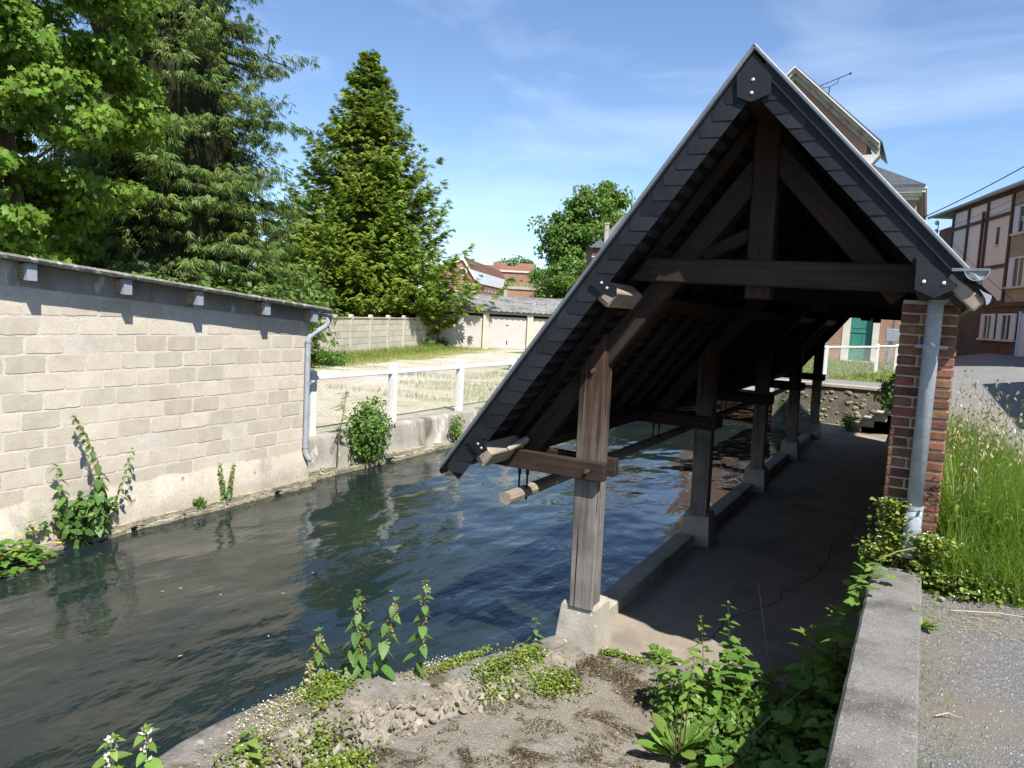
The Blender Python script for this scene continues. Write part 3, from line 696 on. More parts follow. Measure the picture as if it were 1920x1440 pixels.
# low wall beside the water
lw = thing('low_wall', 'low crumbling flint wall with a mossy cap along the water edge', 'wall', (-2.8, 3.6, 0))
path = [(-2.34, 5.22, .37), (-2.52, 4.62, .40), (-2.76, 4.05, .45), (-2.99, 3.62, .50), (-3.12, 3.22, .53), (-3.17, 2.80, .56), (-3.10, 2.30, .60), (-2.92, 1.6, .66), (-2.75, .9, .72)]
def smoothpath(p, n):
    out = []
    for i in range(n):
        t = i / (n - 1) * (len(p) - 1); k = min(int(t), len(p) - 2); f = t - k
        p0, p1, p2, p3 = [V(p[max(0, min(len(p) - 1, k + q))]) for q in (-1, 0, 1, 2)]
        out.append(.5 * ((2 * p1) + (p2 - p0) * f + (2 * p0 - 5 * p1 + 4 * p2 - p3) * f * f + (3 * p1 - p0 - 3 * p2 + p3) * f ** 3))
    return out
WP = smoothpath(path, 90)
wb = MB(); NW = 300; m = 44
WF = smoothpath(path, NW)
LWN = []
for i, q in enumerate(WP):
    d = (WP[min(i + 1, 89)] - WP[max(i - 1, 0)]); d.z = 0; d.normalize(); nr = V((-d.y, d.x, 0))
    LWN.append(nr if nr.x > 0 else -nr)
for i, q in enumerate(WF):
    nr = LWN[min(89, int(i / NW * 90))]
    t = i / (NW - 1); wd = .20 + .16 * min(1, t * 2.2); zt = q.z; drop = max(.02, zt - .345)
    prof = [(-.03, -.4), (-.012, zt * .5), (0, zt - .02), (.03, zt), (wd * .5, zt + .008), (wd, zt - .005), (wd + .02, zt - .25 * drop), (wd + .045 + .03 * drop, zt - .5 * drop), (wd + .08 + .06 * drop, zt - .8 * drop), (wd + .13 + .1 * drop, .325), (wd + .2 + .2 * drop, .2)]
    for k in range(m):
        u = k / (m - 1) * (len(prof) - 1); c = min(int(u), len(prof) - 2); f = u - c
        a = prof[c][0] * (1 - f) + prof[c + 1][0] * f; z = prof[c][1] * (1 - f) + prof[c + 1][1] * f
        p = q + nr * a; face = 1 if u > 4.6 else .3
        e = .030 * nz(p.x * 9, p.y * 9 + z * 9, 1, 2) + .018 * abs(nz(p.x * 24, p.y * 24 + z * 30, 1, 4)) + .010 * nz(p.x * 60, p.y * 60 + z * 60, 1, 6)
        p = p + nr * e * face; wb.v.append((p.x, p.y, z + (e * .6 * face if u > 2.5 else 0)))
for i in range(NW - 1): wb.f += [(i * m + k, i * m + k + 1, (i + 1) * m + k + 1, (i + 1) * m + k) for k in range(m - 1)]
wbody = wb.build('wall_body', 'rubble', lw)
capm = MB()
for i, q in enumerate(WP):
    nr = LWN[i]; t = i / 89; wd = .20 + .16 * min(1, t * 2.2)
    for a in (-.02, .03, .4 * wd, .75 * wd, wd * .92):
        w = a + .03 * nz(q.x * 4 + a * 9, q.y * 4, 1, 3) * (1 if a > .1 else .3)
        p = q + nr * w; capm.v.append((p.x, p.y, q.z + .016 + .008 * nz(p.x, p.y, 7, 1) - (.03 if a < 0 else 0) - (.035 if a > wd * .9 else 0)))
for i in range(89): capm.f += [(i * 5 + k, i * 5 + k + 1, (i + 1) * 5 + k + 1, (i + 1) * 5 + k) for k in range(4)]
capm.build('wall_cap', 'wallcap', lw, smooth=True)
# flint stones standing proud of its face
def stone_mesh(i, sub=2):
    key = ('stone', i)
    if key not in _cache:
        bm = bmesh.new(); bmesh.ops.create_icosphere(bm, subdivisions=sub, radius=1)
        for v in bm.verts:
            v.co *= 1 + .55 * nz(v.co.x + i * 7, v.co.y + v.co.z * 1.7, 1.6, i)
        me = bpy.data.meshes.new('stone'); bm.to_mesh(me); bm.free(); me.materials.append(M['flint']); _cache[key] = me
    return _cache[key]
def rotscale(sx, sy, sz, rx=0, ry=0, rz=0):
    return Matrix.Rotation(rz, 4, 'Z') @ Matrix.Rotation(ry, 4, 'Y') @ Matrix.Rotation(rx, 4, 'X') @ Matrix.Diagonal((sx, sy, sz, 1))
for k in range(280):
    i = int(rnd.uniform(12, 88)); q = WP[i]; nr = LWN[i]; t = i / 89; wd = .20 + .16 * min(1, t * 2.2); drop = max(.02, q.z - .345)
    u = rnd.random(); a = wd + .015 + .17 * u + .1 * drop * u; z = q.z - .02 - drop * u * .95
    r = (.008 + .024 * rnd.random() ** 2) * (1 if drop > .06 else .6)
    p = q + nr * a
    put('stone', stone_mesh(k % 9, 1), lw, (p.x, p.y, z), rotscale(r * 1.5, r, r * .7, rnd.uniform(0, 6), rnd.uniform(0, 6), rnd.uniform(0, 6)))
# dirt bank between the two walls
def bank_clip(x, y):
    best = min(range(0, 90, 3), key=lambda i: (WP[i].x - x) ** 2 + (WP[i].y - y) ** 2); q = WP[best]
    dd = (V((x, y, 0)) - V((q.x, q.y, 0))).dot(LWN[best])
    return bank_z(x, y) if dd > .10 else -.4
grid('dirt_bank', lin(-3.05, .05, 110), lin(.8, 5.62, 170), bank_clip, 'dirt')
# pebbles scattered over the dirt
pb = []
for k in range(1600):
    x, y = rnd.uniform(-2.5, -.6), rnd.uniform(2.6, 5.3); r = abs(rnd.gauss(.004, .004)) + .002
    for f in ((0, 1, 2), (0, 2, 3), (0, 3, 1)):
        vs = [(0, 0, 1.2), (1, .2, -.2), (-.6, .9, -.2), (-.4, -1, -.2)]
        a = rnd.uniform(0, 6); 
        pb += [(x + r * (vs[q][0]), y + r * vs[q][1], bank_z(x, y) + r * vs[q][2] * .7) for q in f]
o = np_obj('pebbles', np.array(pb), 3, 'flint'); tag(o, 'small pale pebbles scattered over the dirt bank', 'pebbles', kind='stuff')

# ================================================================== LEFT SHED
WX = -8.31
def rz_(y): return 3.13 - .0885 * (y - 4.25)          # underside line of the roof edge
shed = thing('block_shed', 'concrete block shed wall standing in the river with a low sloping roof', 'shed', (-8.4, 4.0, 0))
YE = 8.78
wl = MB()
wl.prism([(WX, -3, .35), (WX, YE, .35), (WX, YE, rz_(YE) - .04), (WX, -3, rz_(-3) - .04)], (-.18, 0, 0))
wl.prism([(-13.2, YE, .35), (WX - .18, YE, .35), (WX - .18, YE, rz_(YE) - .04), (-13.2, YE, rz_(YE) - .04)], (0, -.18, 0))
wl.build('wall', 'mortar', shed)
# the single blocks, each outline a little ragged, 4 mm proud
def block_mesh(L, i):
    key = ('blk', round(L, 2), i)
    if key not in _cache:
        r = random.Random(i * 31 + int(L * 100)); h = .180; pts = []
        def edge(ax, az, bx, bz, n):
            for q in range(n):
                t = q / n; pts.append((ax + (bx - ax) * t + r.uniform(-.006, .006), az + (bz - az) * t + r.uniform(-.006, .006)))
        c = [r.uniform(.012, .035) for _ in range(4)]; w, g = L / 2, h / 2
        edge(-w + c[0], -g, w - c[1], -g, 6); edge(w - c[1] * .3, -g + c[1] * .3, w, -g + c[1], 1); edge(w, -g + c[1], w, g - c[2], 4)
        edge(w - c[2] * .3, g - c[2] * .3, w - c[2], g, 1); edge(w - c[2], g, -w + c[3], g, 6); edge(-w + c[3] * .3, g - c[3] * .3, -w, g - c[3], 1); edge(-w, g - c[3], -w, -g + c[0], 4); edge(-w + c[0] * .3, -g + c[0] * .3, -w + c[0], -g, 1)
        mb = MB().prism([(-.006, x, z) for x, z in pts], (.010, 0, 0)); me = mb.mesh('block'); me.materials.append(M['block']); _cache[key] = me
    return _cache[key]
k = 0
for row in range(-8, 6):
    zc = 1.93 + (row + .5) * .2035
    y = 1.6 + (.0 if row % 2 else .215) + rnd.uniform(-.03, .03)
    while y < YE - .05:
        L = .398 + rnd.uniform(-.014, .014); b = min(y + L, YE - .012)
        if b - y > .10 and zc + .1 < rz_(y) - .22 and zc > .5 - .0:
            if rnd.random() > .06:
                Lr = round(b - y, 2) if b - y < .38 else .40
                put('block', block_mesh(Lr, k % 6), shed, (WX + rnd.uniform(-.002, .002), (y + b) / 2, zc + rnd.uniform(-.004, .004)), Matrix.Rotation(rnd.uniform(-.012, .012), 4, 'X'))
            k += 1
        y += L + .030
# rendered plinth, battered, and the eroded stone ledge at the waterline
pl = MB(); nY = 70
for y in lin(-3, YE, nY):
    o_ = .11 - .012 * max(0, y - 4)
    for a, z in ((.004, .56 + .03 * nz(y, 1, 2)), (.02, .48), (.05 + o_ * .5, .30), (o_ + .02, .12), (o_ + .01, .05), (o_ + .0, -.3)):
        pl.v.append((WX + a + .012 * nz(y * 2, z * 9, 1.3, 2), y, z + .012 * nz(y, z * 5, 4)))
for i in range(nY - 1): pl.f += [(i * 6 + q, (i + 1) * 6 + q, (i + 1) * 6 + q + 1, i * 6 + q + 1) for q in range(5)]
pl.build('plinth', 'render', shed, smooth=True)
def ledge_mesh(i):
    key = ('ledge', i)
    if key not in _cache:
        bm = bmesh.new(); bmesh.ops.create_cube(bm, size=1); bmesh.ops.subdivide_edges(bm, edges=bm.edges[:], cuts=2, use_grid_fill=True)
        for v in bm.verts: v.co += V((.10 * nz(v.co.y * 3, v.co.z, 1, i), .05 * nz(v.co.x * 3, v.co.z * 3, 1, i + 4), .14 * nz(v.co.x, v.co.y * 3, 1.1, i + 9)))
        me = bpy.data.meshes.new('ledge_stone'); bm.to_mesh(me); bm.free(); me.materials.append(M['ledge']); _cache[key] = me
    return _cache[key]
y = 2.6; k = 0
while y < YE - .1:
    for lay in (0, 1):
        L = rnd.uniform(.14, .40)
        o_ = .13 - .012 * max(0, y - 4)
        if lay == 0 or rnd.random() < .8: put('ledge_stone', ledge_mesh(k % 6), shed, (WX + o_ + rnd.uniform(-.02, .015) - .02 * lay, y + lay * .09 + L / 2, .015 + lay * .062), rotscale(.16, L, .058, 0, 0, rnd.uniform(-.04, .04)))
        k += 1
    y += L * .8 + .03
# roof sheet with thick ragged edge, purlin ends and their zinc caps
rf = MB()
xs = [-8.03, -8.07, -13.3]
YS = lin(-3.2, 8.98, 60)
for y in YS:
    e = .012 * nz(y * 3, 2, 3)
    for x, dz in ((-8.05 + e, -.012), (-8.035 + e, .018), (-8.075 + e, .045 + .008 * nz(y, 4, 9)), (-13.3, .05), (-13.3, -.01)): rf.v.append((x, y, rz_(y) + dz))
for i in range(59): rf.f += [(i * 5 + q, i * 5 + (q + 1) % 5, (i + 1) * 5 + (q + 1) % 5, (i + 1) * 5 + q) for q in range(5)]
rf.f += [(4, 3, 2, 1, 0), tuple(59 * 5 + q for q in range(5))]
rf.build('roof_sheet', 'shedroof', shed)
MB().prism([(WX - .01, -3, rz_(-3) - .36), (WX - .01, YE + .001, rz_(YE) - .20), (WX - .01, YE + .001, rz_(YE) - .015), (WX - .01, -3, rz_(-3) - .015)], (.022, 0, 0)).build('ring_beam', 'bank_concrete', shed)
for y in (1.4, 2.45, 3.5, 4.56, 5.63, 6.62, 7.75, 8.70):
    zt = rz_(y) - .02
    p = beam('purlin', (-9.0, y, zt - .085), (-8.105, y, zt - .085), .085, .16, 'oak_grey', shed)
    c = MB().box((-8.104, y - .05, zt - .175), (-8.095, y + .05, zt + .0)); c.box((-8.16, y - .05, zt - .172), (-8.1045, y - .0455, zt)); c.box((-8.16, y + .0455, zt - .172), (-8.1045, y + .05, zt))
    c.build('purlin_cap', 'capzinc', shed)
# gutter across the low end and the crooked rain pipe
gt = MB(); zc = rz_(8.95) - .045
prof = [(8.99 + .06 * math.cos(math.pi * (1 + j / 10)), zc + .055 * math.sin(math.pi * (1 + j / 10))) for j in range(11)]
inn = [(8.99 + (a - 8.99) * .93, zc + (b - zc) * .93) for a, b in prof[::-1]]
gt.prism([(-7.98, a, b) for a, b in prof + inn], (-5.2, 0, 0)); gt.build('gutter', 'pipe', shed)
dp = MB().tube([(-8.10, 8.99, zc - .03), (-8.10, 8.99, zc - .13), (-8.13, 8.95, zc - .20), (-8.20, 8.80, zc - .30), (-8.245, 8.73, zc - .37), (-8.25, 8.72, zc - .44), (-8.25, 8.72, .60), (-8.25, 8.72, .52), (-8.21, 8.74, .44), (-8.165, 8.76, .40)], .042, 14)
dpo = dp.build('rain_pipe', 'pipe', shed, smooth=True)
for z in (zc - .45, .60): MB().tube([(-8.25, 8.72, z), (-8.25, 8.72, z + .03)], .049, 14).build('pipe_collar', 'pipe', dpo)

# ================================================================== LEFT BANK WALL AND WHITE FENCE
bw = thing('river_wall', 'stained concrete river wall below the white fence', 'wall', (-8.7, 14, 0))
wm_ = MB(); YB = lin(YE - .05, 33.5, 140)
for y in YB:
    for a, z in ((-8.52, -.4), (-8.50, .04), (-8.56, .10), (-8.60, .30), (-8.63, .58), (-8.66, .64), (-8.80, .65), (-8.98, .63)):
        wm_.v.append((a + .02 * nz(y, z * 3, 1.1, 3), y, z + (.025 * nz(y, a, .6, 8) if z > .5 else 0)))
for i in range(139): wm_.f += [(i * 8 + q, (i + 1) * 8 + q, (i + 1) * 8 + q + 1, i * 8 + q + 1) for q in range(7)]
wm_.build('wall_face', 'bank_concrete', bw, smooth=True)
y = 8.8; k = 0
while y < 17:
    L = rnd.uniform(.18, .5)
    if rnd.random() < .85: put('ledge_stone', ledge_mesh(k % 6), bw, (-8.47 + rnd.uniform(-.02, .02), y + L / 2, .03), rotscale(.16, L, .07))
    if rnd.random() < .5: put('ledge_stone', ledge_mesh((k + 3) % 6), bw, (-8.51, y + L / 2 + .1, .10), rotscale(.13, L * .8, .06))
    k += 1; y += L + rnd.uniform(.01, .08)

def white_fence(name, label, pts, h, post, rail_h, mesh_step, z, cap=True, group=None, rail_r=None):
    """posts with bevelled heads, a top rail between them and chain link below"""
    f = thing(name, label, 'fence', (*pts[0], z), group)
    for (x, y) in pts:
        p = MB(); a = post / 2
        prof = [(a, 0), (a, h - .03), (a * .45, h)]
        p.v = [(x + sx * k, y + sy * k, z + zz) for k, zz in prof for sx, sy in ((-1, -1), (1, -1), (1, 1), (-1, 1))]
        p.f = [(8, 9, 10, 11), (3, 2, 1, 0)] + [(r * 4 + j, r * 4 + (j + 1) % 4, r * 4 + 4 + (j + 1) % 4, r * 4 + 4 + j) for r in (0, 1) for j in range(4)]
        p.build('post', 'white', f)
    for (x0, y0), (x1, y1) in zip(pts[:-1], pts[1:]):
        d = V((x1 - x0, y1 - y0, 0)).normalized() * post * .5
        if rail_r: MB().tube([(x0, y0, z + rail_h), (x1, y1, z + rail_h)], rail_r, 8).build('rail', 'white', f)
        else: beam('rail', (x0 + d.x, y0 + d.y, z + rail_h), (x1 - d.x, y1 - d.y, z + rail_h), .075, .075, 'white', f)
    wm = MB(); r = .0016
    for (x0, y0), (x1, y1) in zip(pts[:-1], pts[1:]):
        L = math.hypot(x1 - x0, y1 - y0); ht = rail_h - .06; ux, uy = (x1 - x0) / L, (y1 - y0) / L
        s = -ht
        while s < L:
            for sg in (1, -1):
                a, b = (s, 0), (s + ht, ht)
                a0 = max(0, a[0]); b0 = min(L, b[0]); z0 = a0 - s; z1 = b0 - s
                if b0 - a0 < .02: continue
                if sg < 0: z0, z1 = ht - z0, ht - z1
                p0 = V((x0 + ux * a0, y0 + uy * a0, z + .03 + z0)); p1 = V((x0 + ux * b0, y0 + uy * b0, z + .03 + z1))
                wm.tube([p0, p1], r, 3, cap=False)
            s += mesh_step
    o = wm.build('chain_link', 'wire', f); o['kind'] = 'stuff'
    return f
white_fence('white_fence', 'white concrete post and rail fence with chain link on the river wall', [(-8.80, 9.40), (-8.80, 11.58), (-8.80, 13.95), (-8.80, 16.3), (-8.80, 18.7), (-8.80, 21.1), (-8.80, 23.5)], 1.13, .125, 1.0, .075, .60)

# ================================================================== CONCRETE PANEL FENCE
A, Bq = V((-20.9, 22.1, .62)), V((-24.55, 36.2, .62))
pf = thing('panel_fence', 'pale concrete panel fence with round-headed posts behind the gravel lot', 'fence', A)
L = (Bq - A).length; u = (Bq - A) / L; nrm = V((u.y, -u.x, 0))
t = -4.3
while t < L + .3:
    p = A + u * t
    MB().prism([(p.x - u.x * .07 + nrm.x * .06, p.y - u.y * .07 + nrm.y * .06, .5), (p.x + u.x * .07 + nrm.x * .06, p.y + u.y * .07 + nrm.y * .06, .5), (p.x + u.x * .07 - nrm.x * .06, p.y + u.y * .07 - nrm.y * .06, .5), (p.x - u.x * .07 - nrm.x * .06, p.y - u.y * .07 - nrm.y * .06, .5)], (0, 0, 1.74)).build('post', 'fence_concrete', pf)
    MB().tube([p + nrm * .075 + V((0, 0, 1.64)), p - nrm * .075 + V((0, 0, 1.64))], .115, 14).build('post_head', 'fence_concrete', pf)
    if t + 1.98 < L + .35:
        q0 = p + u * .05; q1 = p + u * 1.93
        for r in range(6):
            z = .5 + .285 * r
            b = MB().obox((q0.x, q0.y, z), (q1 - q0), nrm * -.04, (0, 0, .272)); b.build('panel', 'fence_concrete', pf)
        MB().obox((q0.x + nrm.x * .035, q0.y + nrm.y * .035, 2.21), (q1 - q0), nrm * -.11, (0, 0, .05)).build('cap_rail', 'fence_concrete', pf)
    t += 1.98

# ================================================================== GARAGES
ga = thing('garage_row', 'low row of garages with pale ribbed doors and a corrugated grey roof', 'garage', (-24.3, 36.5, .62))
GO = V((-24.3, 36.5, .62)); gu = V((.684, .729, 0)); gn = V((.729, -.684, 0))
def gp(t, d, z): return GO + gu * t + gn * d + V((0, 0, z - .62))
def gbox(name, t0, t1, d0, d1, z0, z1, mat, par=None):
    return MB().obox(gp(t0, d0, z0), gu * (t1 - t0), gn * (d1 - d0), (0, 0, z1 - z0)).build(name, mat, par or ga)
gbox('side_wall', -.36, -.2, -5.5, 0, .5, 2.9, 'garage_frame')
gbox('back_wall', -.36, 19, -5.6, -5.45, .5, 3.55, 'garage_frame')
for i in range(7):
    t0 = 2.72 * i; 
    gbox('pillar', t0 - .37, t0 - .02, -.3, .0, .5, 2.66, 'garage_frame')
    if i == 6: break
    d = gbox('garage_door', t0 + .0, t0 + 2.33, -.20, -.16, .64, 2.5, 'garage_door')
    for k in range(23):
        x = t0 + .05 + k * .1
        gbox('rib', x, x + .05, -.16, -.148, .68, 2.46, 'garage_door', d)
    gbox('handle', t0 + 1.14, t0 + 1.19, -.148, -.11, .92, 1.12, 'iron', d)
    gbox('vent', t0 + 1.08, t0 + 1.22, -.148, -.14, 2.0, 2.06, 'iron', d)
    gbox('dark_gap', t0 - .02, t0 + 2.36, -.30, -.25, .6, 2.6, 'dark')
gbox('lintel', -.37, 16, -.32, .012, 2.662, 2.80, 'garage_frame')
gbox('gutter_board', -.4, 16, .013, .09, 2.72, 2.83, 'fibre')
rf = MB(); nt = 16 * 12
for i in range(nt + 1):
    t = -.5 + i * (16.5 / nt); w = .028 * math.sin(i * math.pi / 2 * 1.0)
    for d, z in ((.20, 2.84), (-5.6, 3.78)):
        rf.v.append(tuple(gp(t, d, z + w)))
for i in range(nt): rf.f.append((i * 2, i * 2 + 2, i * 2 + 3, i * 2 + 1))
rr = rf.build('corrugated_roof', 'fibre', ga)
so = rr.modifiers.new('thick', 'SOLIDIFY'); so.thickness = .02; so.offset = -1
gbox('ridge_capping', -.5, 16, -5.75, -5.5, 3.74, 3.86, 'fibre')
gbox('wall_stub', -1.05, -.37, -.2, -.02, .5, 2.3, 'fence_concrete')

# loose grit on the gravel
pb = []
for k in range(7000):
    x, y = rnd.uniform(.11, 1.1), rnd.uniform(2.3, 5.1); r = abs(rnd.gauss(.0022, .0016)) + .0012; a = rnd.uniform(0, 6); ca, sa = math.cos(a), math.sin(a)
    vs = [(0, 0, 1.1), (1, .2, -.2), (-.6, .9, -.2), (-.4, -1, -.2)]
    for f in ((0, 1, 2), (0, 2, 3), (0, 3, 1)): pb += [(x + r * (vs[q][0] * ca - vs[q][1] * sa), y + r * (vs[q][0] * sa + vs[q][1] * ca), 1.3685 + .010 * nz(x, y, 3) + r * vs[q][2] * .8) for q in f]
o = np_obj('grit', np.array(pb), 3, 'grit'); tag(o, 'loose pale grit lying on the gravel roadside', 'grit', kind='stuff')

# ================================================================== BACKGROUND BUILDINGS
def P3(*a): return V(a)
# brick hall with a glazed north-light roof
hall = thing('brick_hall', 'red brick hall with a round gable window and glazed roof behind the garages', 'building', (-48.9, 77, .6))
hu = V((.860, .510, 0)); hd = V((-.34, .94, 0)); HO = V((-48.9, 77.0, 0))
def hp(a, b, z): return HO + hu * a + hd * b + V((0, 0, z))
MB().prism([hp(-4.6, 0, 0), hp(1.85, 0, 0), hp(1.85, 0, 6.0), hp(0, 0, 8.8), hp(-4.6, 0, 6.4)], hd * 26).build('wall', 'brick_far', hall)
MB().prism([hp(-4.8, -.25, 6.35), hp(0, -.25, 8.98), hp(1.98, -.25, 5.98), hp(1.86, -.25, 5.9), hp(0, -.25, 8.62), hp(-4.8, -.25, 6.05)], hd * .24).build('verge', 'white', hall)
MB().prism([hp(-4.7, .3, 6.5), hp(0, .3, 8.95), hp(0, .3, 8.82), hp(-4.7, .3, 6.38)], hd * 26).build('roof', 'tile', hall)
MB().prism([hp(.06, .3, 8.92), hp(.9, .3, 7.6), hp(.85, .3, 7.5), hp(.0, .3, 8.82)], hd * 26).build('roof', 'tile', hall)
for i in range(13):
    b = .5 + i * 1.95
    MB().prism([hp(.9, b, 7.58), hp(1.95, b, 5.98), hp(1.88, b, 5.92), hp(.84, b, 7.5)], hd * 1.8).build('pane', 'glassroof', hall)
for nm, r0, r1, m_, off in (('window_surround', .50, .34, 'stone_trim', -.10), ('round_window', .36, 0, 'glass', -.14)):
    c = hp(0.05, off, 7.25); mb = MB()
    mb.prism([c + hu * (r0 * math.cos(j * math.pi / 8)) + V((0, 0, r0 * math.sin(j * math.pi / 8))) for j in range(16)], hd * .09); mb.build(nm, m_, hall)
MB().obox(hp(-4.6, -.14, 5.72), hu * 6.5, hd * .16, (0, 0, .16)).build('string_course', 'stone_trim', hall)
MB().obox(hp(-4.6, -.12, 4.9), hu * 6.5, hd * .14, (0, 0, .12)).build('string_course', 'stone_trim', hall)
MB().tube([hp(1.2, -.35, 1), hp(1.2, -.35, 5.8)], .16, 8).build('drain_pipe', 'pipe', hall)
for i in range(9):
    MB().obox(hp(1.86, 1.2 + i * 2.6, 5.1), hd * 1.3, hu * .03, (0, 0, .28)).build('window', 'glass', hall)
    MB().obox(hp(1.86, 1.2 + i * 2.6, 4.2), hd * 1.5, hu * .03, (0, 0, .42)).build('window', 'glass', hall)
# taller brick block at its far end
bk = thing('brick_block', 'flat-topped red brick block with a stepped parapet beyond the hall', 'building', (-57, 106, .6))
bu = V((.88, .476, 0)); bo = V((-66, 102, 0))
def bp(a, b, z): return bo + bu * a + V((-.476, .88, 0)) * b + V((0, 0, z))
MB().obox(bp(0, 0, .5), bu * 12.2, V((-.476, .88, 0)) * 14, (0, 0, 9.4)).build('wall', 'brick_far', bk)
MB().obox(bp(-.2, -.2, 9.0), bu * 12.6, V((-.476, .88, 0)) * 14.4, (0, 0, .25)).build('cornice', 'stone_trim', bk)
for a, w in ((-.1, 2.2), (5.8, 2.2), (9.6, 2.7)): MB().obox(bp(a, -.1, 9.26), bu * w, V((-.476, .88, 0)) * .5, (0, 0, 1.2)).build('parapet', 'brick_far', bk)
MB().obox(bp(0, -.05, 9.26), bu * 12.2, V((-.476, .88, 0)) * .4, (0, 0, .7)).build('parapet', 'brick_far', bk)
MB().obox(bp(9.9, -.15, 6.2), bu * .35, V((-.476, .88, 0)) * .1, (0, 0, 1.2)).build('window', 'glass', bk)
# low brick store with weeds on its flat roof and two vent pipes
st = thing('brick_store', 'low brick store with weeds on its flat roof and two vent pipes', 'building', (-37, 71, .6))
so_ = V((-39.4, 70.3, 0)); su = V((.88, .476, 0)); sv = V((-.476, .88, 0))
MB().obox(so_ + V((0, 0, .5)), su * 5.2, sv * 5, (0, 0, 4.7)).build('wall', 'brick_far', st)
MB().obox(so_ - su * .12 - sv * .12 + V((0, 0, 5.2)), su * 5.45, sv * 5.3, (0, 0, .28)).build('parapet', 'concrete', st)
for a in (-.02, 4.8): MB().obox(so_ + su * a - sv * .06 + V((0, 0, .5)), su * .4, sv * .1, (0, 0, 4.69)).build('pier', 'concrete', st)
for a in (4.05, 4.4):
    q = so_ + su * a + sv * .6
    MB().tube([q + V((0, 0, 5.3)), q + V((0, 0, 6.9)), q + su * .1 + V((0, 0, 7.1)), q + su * .28 + V((0, 0, 7.1))], .055, 8).build('vent_pipe', 'zinc', st)
n = 900; q = np.array(so_)[None] + np.outer(RNG.uniform(.1, 5, n), np.array(su)) + np.outer(RNG.uniform(0, 1.5, n), np.array(sv)); q[:, 2] = 5.46
o = np_obj('roof_weeds', blades(q, RNG.uniform(.2, .75, n), np.full(n, .04), None, 2), 4, 'seed', st); o['kind'] = 'stuff'
# slate turret roof beside the big tree
tu = thing('slate_turret', 'small slate-roofed building with a slender chimney in front of the round tree', 'building', (-22.6, 59, .6))
to = V((-24.5, 58.0, 0)); tuu = V((.88, .476, 0)); tv = V((-.476, .88, 0))
MB().obox(to + V((0, 0, .5)), tuu * 6, tv * 5, (0, 0, 7.9)).build('wall', 'darkwall', tu)
def tp(a, b, z): return to + tuu * a + tv * b + V((0, 0, z))
r = MB(); r.add([tp(-.3, -.3, 8.35), tp(6.3, -.3, 8.35), tp(6.3, 5.3, 8.35), tp(-.3, 5.3, 8.35), tp(2.7, 2.5, 11.4), tp(4.4, 2.5, 11.4), tp(.9, 1.0, 9.3), tp(5.5, 1.0, 9.3), tp(.9, 4, 9.3), tp(5.5, 4, 9.3)],
      [(3, 2, 1, 0), (0, 1, 7, 6), (1, 2, 9, 7), (2, 3, 8, 9), (3, 0, 6, 8), (6, 7, 5, 4), (7, 9, 5), (9, 8, 4, 5), (8, 6, 4)]); r.build('roof', 'slate_roof', tu)
ch = MB().obox(tp(.95, .3, 8.3), tuu * .32, tv * .32, (0, 0, 2.0)); ch.obox(tp(.9, .25, 10.3), tuu * .42, tv * .42, (0, 0, .12)); ch.build('chimney', 'concrete', tu)
for z in (6.2, 6.9, 7.6): MB().obox(tp(-.02, -.03, z), tuu * 6, tv * .03, (0, 0, .08)).build('string_course', 'stone_trim', tu)
# house glimpsed between the conifers
hs = thing('far_house', 'small red brick house with a chimney glimpsed between the two conifers', 'house', (-61, 59, .6))
ho = V((-62.6, 58.2, 0))
def fp(a, b, z): return ho + tuu * a + tv * b + V((0, 0, z))
MB().obox(fp(0, 0, .5), tuu * 4, tv * 6, (0, 0, 6.6)).build('wall', 'brick_far', hs)
MB().prism([fp(-.2, -.3, 7.1), fp(4.2, -.3, 7.1), fp(2.0, -.3, 9.0)], tv * 6.6).build('roof', 'slate_roof', hs)
MB().obox(fp(1.15, .5, 7.8), tuu * .55, tv * .5, (0, 0, 1.9)).build('chimney', 'brick_far', hs)
MB().obox(fp(-.05, -.12, 6.75), tuu * 4.1, tv * .1, (0, 0, .3)).build('string_course', 'white', hs)
MB().obox(fp(.7, -.06, 5.0), tuu * .7, tv * .08, (0, 0, 1.2)).build('window', 'white', hs)

# brick house with the green door
bh = thing('brick_house', 'tall brick house with a stone cornice, slate roof and green front door', 'house', (-4, 40, 1.3))
HY = 40.0
def hb(name, x0, x1, y0, y1, z0, z1, mat, par=None): return pbox(name, (x0, y0, z0), (x1, y1, z1), mat, par or bh, 0)
# wall with a real door opening
hb('wall', -11.2, -3.62, HY, HY + 9, .9, 8.9, 'brick_house'); hb('wall', -2.02, -.99, HY, HY + 9, .9, 8.9, 'brick_house')
hb('wall', -3.62, -2.02, HY, HY + .4, 4.15, 8.9, 'brick_house'); hb('hall_inside', -3.62, -2.02, HY + .5, HY + .6, .9, 4.15, 'dark')
hb('door_step', -3.55, -2.05, HY - .35, HY + .2, .9, 1.36, 'stone_trim')
hb('jamb', -3.62, -3.30, HY - .03, HY + .35, 1.1, 4.1, 'stone_trim'); hb('jamb', -2.30, -2.02, HY - .03, HY + .35, 1.1, 4.1, 'stone_trim'); hb('lintel', -3.62, -2.02, HY - .04, HY + .35, 4.1, 4.4, 'stone_trim')
dr = hb('door', -3.30, -2.30, HY + .22, HY + .28, 1.36, 4.1, 'green_door')
for x0, x1 in ((-3.20, -2.86), (-2.76, -2.40)):
    for z0, z1 in ((1.5, 1.95), (2.08, 2.62)): hb('door_panel', x0, x1, HY + .20, HY + .222, z0, z1, 'green_door', dr)
hb('transom_window', -3.22, -2.38, HY + .205, HY + .223, 2.92, 3.9, 'green_door', dr); hb('door_rail', -3.3, -2.3, HY + .19, HY + .222, 2.70, 2.82, 'green_door', dr)
